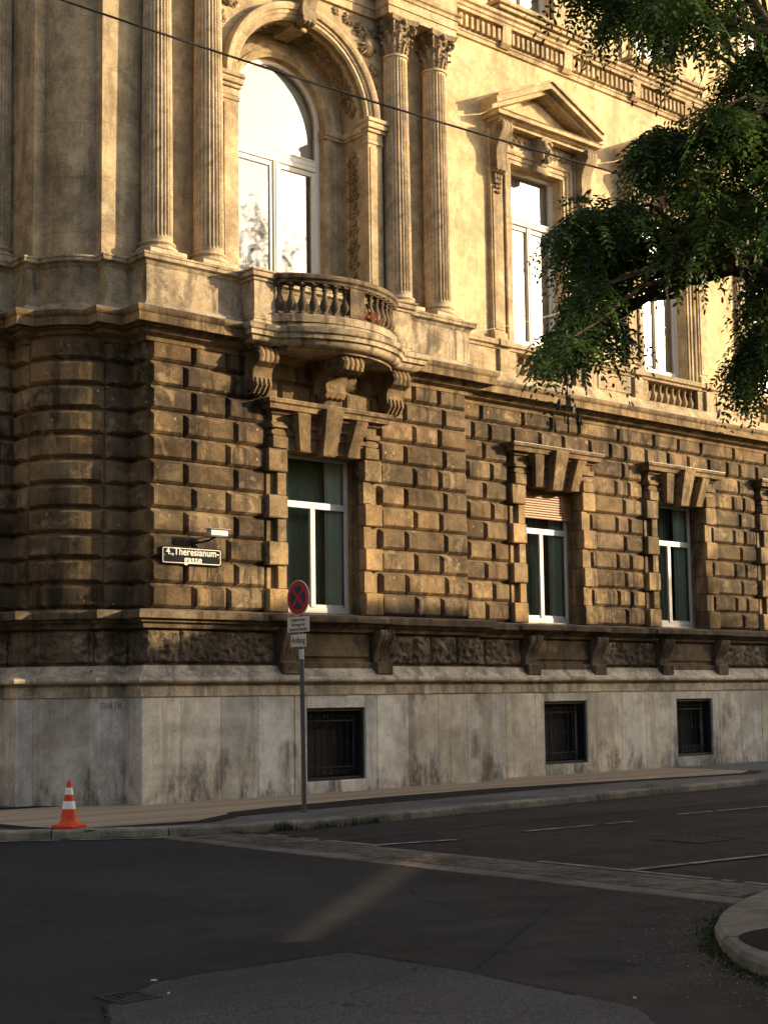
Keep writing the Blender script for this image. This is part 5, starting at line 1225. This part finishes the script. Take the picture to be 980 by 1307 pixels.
def road_sign():
    root = tag(empty('no_stopping_sign', (.84, -2.96, 0)), 'round red and blue no stopping sign with two text plates on a grey pole', 'road sign')
    mb = MB(); mb.tube([(0, 0, -.1), (-.012, 0, 1.2), (-.035, .0, 3.29)], .034, 16); mb.lathe([(.06, 0), (.06, .015), (.036, .03)], (0, 0, 0), 16); mb.build('pole', MAT['grey_metal'], root, 40)
    mb = MB(); mb.tube([(-.027, 0, 2.16), (-.029, 0, 2.30)], .0365, 16); mb.build('pole_sleeve', MAT['sign_white'], root, 40)
    XF = -.085; rot = (pi/2, 0, -pi/2)             # plates face along the street, towards -x
    zc, R = 3.04, .255
    def disc(name, mat, r, x0, x1, n=48, par=root):
        mb = MB(); mb.loft([[(x, r_*cos(2*pi*k/n), zc+r_*sin(2*pi*k/n)) for k in range(n)] for x, r_ in ((x0, r), (x1+.002, r), (x1, r-.003))], True, True); return mb.build(name, MAT[mat], par, 30)
    d = disc('sign_disc', 'sign_white', R, XF+.012, XF); disc('red_ring', 'sign_red', R-.012, XF, XF-.003, par=d)
    for k in range(4):
        mb = MB(); a0 = k*pi/2+pi/4; hw = .026; r = .172; pts = []
        n = 16; th = math.asin(hw/r)
        pts = [(hw*1.414*cos(a0+pi/4), hw*1.414*sin(a0+pi/4))]+[(r*cos(t), r*sin(t)) for t in [a0+th+(pi/2-2*th)*i/n for i in range(n+1)]]
        mb.ext(pts, lambda p: (XF-.002, p[0], zc+p[1]), lambda p: (XF-.0065, p[0], zc+p[1])); mb.build('blue_field', MAT['sign_blue'], d)
    for z0, z1, h, dy in ((2.545, 2.765, .25, 0), (2.335, 2.515, .175, -.0)):
        mb = MB(); mb.box(XF-.001, XF+.010, dy-h, dy+h, z0, z1, .003); p = mb.build('text_plate', MAT['sign_white'], root)
        if h > .2:
            for i, s in enumerate(('Ausgenommen', 'Fahrzeuge der', 'Spanischen Botschaft')): text('lettering', s, .068, 'ink', p, (XF-.0015, dy, z1-.042-.068*i), rot, .0012, sx=.82 if i < 2 else .72)
        else: text('lettering', 'Anfang', .125, 'ink', p, (XF-.0015, dy, (z0+z1)/2), rot, .0018, sx=.9)
    mb = MB()
    for z in (2.42, 2.65, 2.95, 3.14): mb.box(XF+.01, -.02, -.05, .05, z-.012, z+.012, .003); mb.tube([(-.03, -.05, z), (.035, 0, z), (-.03, .05, z)], .01, 6)
    mb.build('clamp', MAT['grey_metal'], root)
road_sign()

def nameplate():
    x0, x1, z0, z1, y = .475, 1.64, 3.765, 4.055, .19
    root = tag(empty('street_name_plate', ((x0+x1)/2, y, (z0+z1)/2)), 'dark enamel street name plate with white border and white lettering on the corner wall', 'street sign')
    w_, h_ = (x1-x0)/2, (z1-z0)/2
    def rrect(w_, h_, r, n=5): return [(sx*(w_-r)+r*cos(a), sz*(h_-r)+r*sin(a)) for sx, sz, a0 in ((1, 1, 0), (-1, 1, pi/2), (-1, -1, pi), (1, -1, 1.5*pi)) for a in [a0+pi/2*k/n for k in range(n+1)]]
    mb = MB(); mb.loft([[(x, d, z) for x, z in rrect(w_-g, h_-g, .03)] for d, g in ((.012, .0), (-.006, .0), (-.012, .006))], True, True); pl = mb.build('plate', MAT['enamel'], root, 30)
    mb = MB(); o, i = rrect(w_-.022, h_-.022, .03), rrect(w_-.034, h_-.034, .022); n = len(o)
    mb.loft([[(p[0], -.0125, p[1]) for p in o], [(p[0], -.0155, p[1]) for p in o], [(p[0], -.0155, p[1]) for p in i], [(p[0], -.0125, p[1]) for p in i]], True, False); mb.build('border', MAT['enamel_white'], root)
    R = (pi/2, 0, 0)
    def serif_text(s, size, loc, sx):
        text('lettering', s, size, 'enamel_white', root, loc, R, size*.014, sx=sx, spacing=1.02, ext=.002)
    serif_text('4.,Theresianum-', .165, (.015, -.0145, .060), .93); serif_text('gasse', .165, (.02, -.0145, -.060), .97)
    mb = MB()
    for x in (-w_+.06, w_-.06): mb.tube([(x, .04, 0), (x, -.016, 0)], .012, 8)
    mb.build('fixing', MAT['grey_metal'], root)
nameplate()

def wall_camera():
    root = tag(empty('wall_camera', (1.14, .24, 4.16)), 'small white camera on a dark arm above the street name plate', 'camera')
    mb = MB(); mb.box(-.06, .06, -.03, .02, -.07, .05, .008); mb.tube([(0, -.02, -.02), (.02, -.16, -.03), (.10, -.27, .0), (.2, -.32, .06)], .02, 8); mb.tube([(-.02, -.02, .03), (.05, -.14, .05), (.16, -.3, .06)], .008, 6); mb.build('arm', MAT['iron'], root, 40)
    mb = MB(); mb.box(.04, .40, -.40, -.26, .06, .175, .022); mb.build('housing', MAT['light_metal'], root, 30)
    mb = MB(); mb.box(.02, .44, -.415, -.245, .177, .187, .004); mb.build('sun_hood', MAT['light_metal'], root)
    mb = MB(); mb.tube([(.398, -.33, .11), (.412, -.33, .11)], .04, 14); mb.build('lens', MAT['enamel'], root)
wall_camera()

def cables():
    mb = MB(); K = [(-9.5, -2.0, 11.6), (-3.6, -2.86, 10.66), (.02, -3.36, 10.45), (2.95, -3.76, 10.12), (6.01, -4.3, 9.97), (9.7, -5.13, 9.80), (16, -6.4, 9.9), (30, -9.3, 10.6)]
    P = []
    for i in range(len(K)-1):
        p0, p1, p2, p3 = [Vector(K[max(0, min(len(K)-1, j))]) for j in (i-1, i, i+1, i+2)]
        for k in range(8):
            t = k/8; P.append(.5*((2*p1)+(p2-p0)*t+(2*p0-5*p1+4*p2-p3)*t*t+(3*p1-p0-3*p2+p3)*t**3))
    A, B = Vector((-9.5, -2.05, 11.45)), Vector((30, -9.4, 10.9)); P = [A.lerp(B, k/60)-Vector((0, 0, CAB_SAG*4*(k/60)*(1-k/60))) for k in range(61)]
    mb.tube(P, .016, 6); tag(mb.build('overhead_cable', MAT['cable'], None, 60), 'thick black cable hung across the street in front of the columns', 'cable')
    mb = MB(); a, b = Vector((6.2, .3, 8.3)), Vector((11.5, .34, 9.95)); mb.tube([a.lerp(b, k/16)-Vector((0, 0, .12*sin(pi*k/16))) for k in range(17)], .005, 5)
    tag(mb.build('thin_cable', MAT['light_metal'], None, 60), 'thin grey wire running up past the foot of the pedimented window', 'cable')
CAB_SAG = 1.35
cables()

def dry_plant():
    root = tag(empty('dry_plant', (4.17, -.50, 8.09)), 'tuft of dry reddish flowers between the balusters of the balcony', 'plant'); rs = random.Random(3); mb = MB()
    for k in range(330):
        a = rs.uniform(0, 2*pi); r = rs.random()**.5; c = Vector((.36*r*cos(a), -.14+.13*r*sin(a), .03+.17*(1-r*r)*rs.uniform(.3, 1.25)+rs.uniform(-.03, .03))); s = rs.uniform(.014, .03); mb.tone = (rs.uniform(.5, 1.5),)*3
        n = Vector((rs.gauss(0, 1), rs.gauss(-.6, 1), rs.gauss(.4, 1))).normalized(); u = n.orthogonal().normalized(); v = n.cross(u); mb.poly([c+u*s, c+v*s*.8+n*s*.3, c-u*s, c-v*s*.8+n*s*.3])
    mb.build('flowers', MAT['dry'], root, recalc=False); mb = MB()
    for k in range(40):
        a = rs.uniform(0, 2*pi); r = rs.random(); mb.tube([(.1*r*cos(a), -.05, 0), (.3*r*cos(a), -.14+.12*r*sin(a), .14)], .004, 4)
    mb.build('stems', MAT['dry'], root)
dry_plant()

def blades(mb, x, y, z, n, spread, h, rs):
    for k in range(n):
        px, py = x+rs.gauss(0, spread), y+rs.gauss(0, .035); a = rs.uniform(0, 2*pi); l = h*rs.uniform(.4, 1.25); b = rs.uniform(.1, .7)*l; w_ = rs.uniform(.003, .006); mb.tone = (rs.uniform(.6, 1.5),)*3
        dx, dy = cos(a), sin(a); mb.loft([[(px+dx*b*t*t-dy*w_*(1-t), py+dy*b*t*t+dx*w_*(1-t), z+l*t*(1-.15*t)), (px+dx*b*t*t+dy*w_*(1-t), py+dy*b*t*t-dx*w_*(1-t), z+l*t*(1-.15*t))] for t in (0, .4, .75, .98)], False, False)
def weeds():
    rs = random.Random(12); mb = MB(); x = -1.15
    def yk(x): return float(np.interp(x, [p[0] for p in KERB[2:]], [p[1] for p in KERB[2:]]))
    for x0, x1, dens, h in ((-1.5, -.75, 26, .05), (-.75, 1.1, 105, .13), (1.1, 1.6, 12, .05), (-2.6, -1.6, 10, .04), (7.7, 8.2, 55, .09)):
        n = int((x1-x0)*dens)
        for k in range(n):
            x = rs.uniform(x0, x1); c = .15+1.1*max(0, noise.noise(Vector((x*3.1, 3, 0)))+.12); off = -.03 if x < 5 else .32
            blades(mb, x, yk(x)+off, -.1 if x < 5 else 0, int(6*c)+1, .03, h*(.5+c), rs)
    tag(mb.build('kerb_weeds', MAT['grass'], None, recalc=False), 'grass and weeds growing along the foot of the kerb', 'weeds', kind='stuff')
    mb = MB()
    def isl(t):
        P = [Vector(p) for p in ISL[3:12]]; L = [0]
        for a, b in zip(P, P[1:]): L.append(L[-1]+(b-a).length)
        s = t*L[-1]
        for i in range(len(P)-1):
            if s <= L[i+1]: return P[i].lerp(P[i+1], (s-L[i])/(L[i+1]-L[i])), (P[i+1]-P[i]).normalized()
    for k in range(420):
        p, d = isl(rs.uniform(.0, .62)); o = abs(rs.gauss(.02, .06)); n = Vector((d.y, -d.x)); q = p+n*o; blades(mb, q.x, q.y, -.1, 5, .03, .032, rs)
    tag(mb.build('gutter_weeds', MAT['grass'], None, recalc=False), 'dark low weeds along the curved kerb of the near corner', 'weeds', kind='stuff')
    mb = MB()
    for k in range(900):
        p, d = isl(rs.uniform(0, .7)); o = .03+abs(rs.gauss(.0, .33)); n = Vector((d.y, -d.x)); q = p+n*o; s = rs.uniform(.006, .014); a = rs.uniform(0, pi); t = rs.uniform(-.006, .006); mb.tone = (rs.uniform(.4, 1.5),)*3
        mb.poly([(q.x+s*cos(a), q.y+s*sin(a), -.090+t*.5), (q.x-s*.5*sin(a), q.y+s*.5*cos(a), -.088), (q.x-s*cos(a), q.y-s*sin(a), -.089-t*.5), (q.x+s*.5*sin(a), q.y-s*.5*cos(a), -.087)])
    tag(mb.build('fallen_leaves', MAT['fallen'], None, recalc=False), 'small brown fallen leaflets scattered on the road by the near corner', 'leaves', kind='stuff')
weeds()

def manhole(name, x0, x1, y0, y1, label, cat, bars):
    root = tag(empty(name, ((x0+x1)/2, (y0+y1)/2, -.096)), label, cat); w_, h_ = (x1-x0)/2, (y1-y0)/2; mb = MB()
    for a, b, c, d in ((-w_, w_, -h_, -h_+.04), (-w_, w_, h_-.04, h_), (-w_, -w_+.04, -h_+.04, h_-.04), (w_-.04, w_, -h_+.04, h_-.04)): mb.box(a, b, c, d, -.05, .006, .003)
    mb.build('frame', MAT['cast_iron'], root); mb = MB()
    if bars:
        k = -w_+.06
        while k < w_-.05: mb.box(k, k+.022, -h_+.045, h_-.045, -.04, .004, .002); k += .05
    else:
        mb.box(-w_+.045, w_-.045, -h_+.045, h_-.045, -.04, .002, .002)
        for i in range(6):
            for j in range(6): a = -w_+.1+(2*w_-.2)*i/5; b = -h_+.1+(2*h_-.2)*j/5; mb.box(a-.025, a+.025, b-.025, b+.025, .002, .006, .002)
    mb.build('cover', MAT['cast_iron'], root)
manhole('manhole_cover', 1.55, 2.4, -9.25, -8.55, 'square iron manhole cover in the carriageway of the main street', 'manhole cover', False)
manhole('drain_grate', -7.78, -7.5, -12.2, -11.9, 'small dark drain grate at the corner of the lighter asphalt patch', 'drain grate', True)
def litter():
    for i, (x, y, l, lab) in enumerate(((-7.295, -11.75, .035, 'white cigarette stub on the road above the drain grate'), (-7.44, -12.16, .015, 'tiny pale paper scrap on the road beside the drain grate'), (-5.66, -14.15, .02, 'pale paper scrap on the road near the front of the near corner'))):
        mb = MB(); mb.tube([(0, 0, 0), (l*.6, .004, .001), (l, .0, 0)], .006, 8); o = mb.build('litter', MAT['sign_white'], None, 40); o.location = (x, y, -.088); o.rotation_euler = (0, 0, -.7+i); tag(o, lab, 'litter')
litter()
def graffiti():
    mb = MB(); rs = random.Random(2)
    # scrawled capitals on the pier face of the plinth: strokes as thin paint lines
    L = {'S': [[(.9, .9), (.3, 1), (.1, .75), (.8, .45), (.7, .1), (.1, .05)]], 'H': [[(.1, 0), (.1, 1)], [(.8, 0), (.8, 1)], [(.1, .5), (.8, .5)]], 'A': [[(.0, 0), (.4, 1), (.85, 0)], [(.2, .4), (.65, .4)]], 'M': [[(.0, 0), (.1, 1), (.45, .4), (.8, 1), (.9, 0)]], 'T': [[(.45, 0), (.45, 1)], [(.05, 1), (.9, 1)]], 'N': [[(.1, 0), (.1, 1), (.8, 0), (.8, 1)]]}
    x = -.42; y = .51-.004
    for ch in 'SHATN':
        for st in L[ch]:
            P = [(x+p[0]*.062+rs.uniform(-.003, .003), y-.0, 1.475+p[1]*.10+rs.uniform(-.004, .004)) for p in st]
            for a, b in zip(P, P[1:]):
                d = Vector((b[0]-a[0], 0, b[2]-a[2])).normalized()*.006; n = Vector((-d.z, 0, d.x)); mb.poly([Vector(a)-n, Vector(b)-n, Vector(b)+n, Vector(a)+n])
        x += .078
    o = mb.build('graffiti', plain('faded_blue_marker', (.16, .16, .26), .8, .2, 0, .3), PAL)
graffiti()
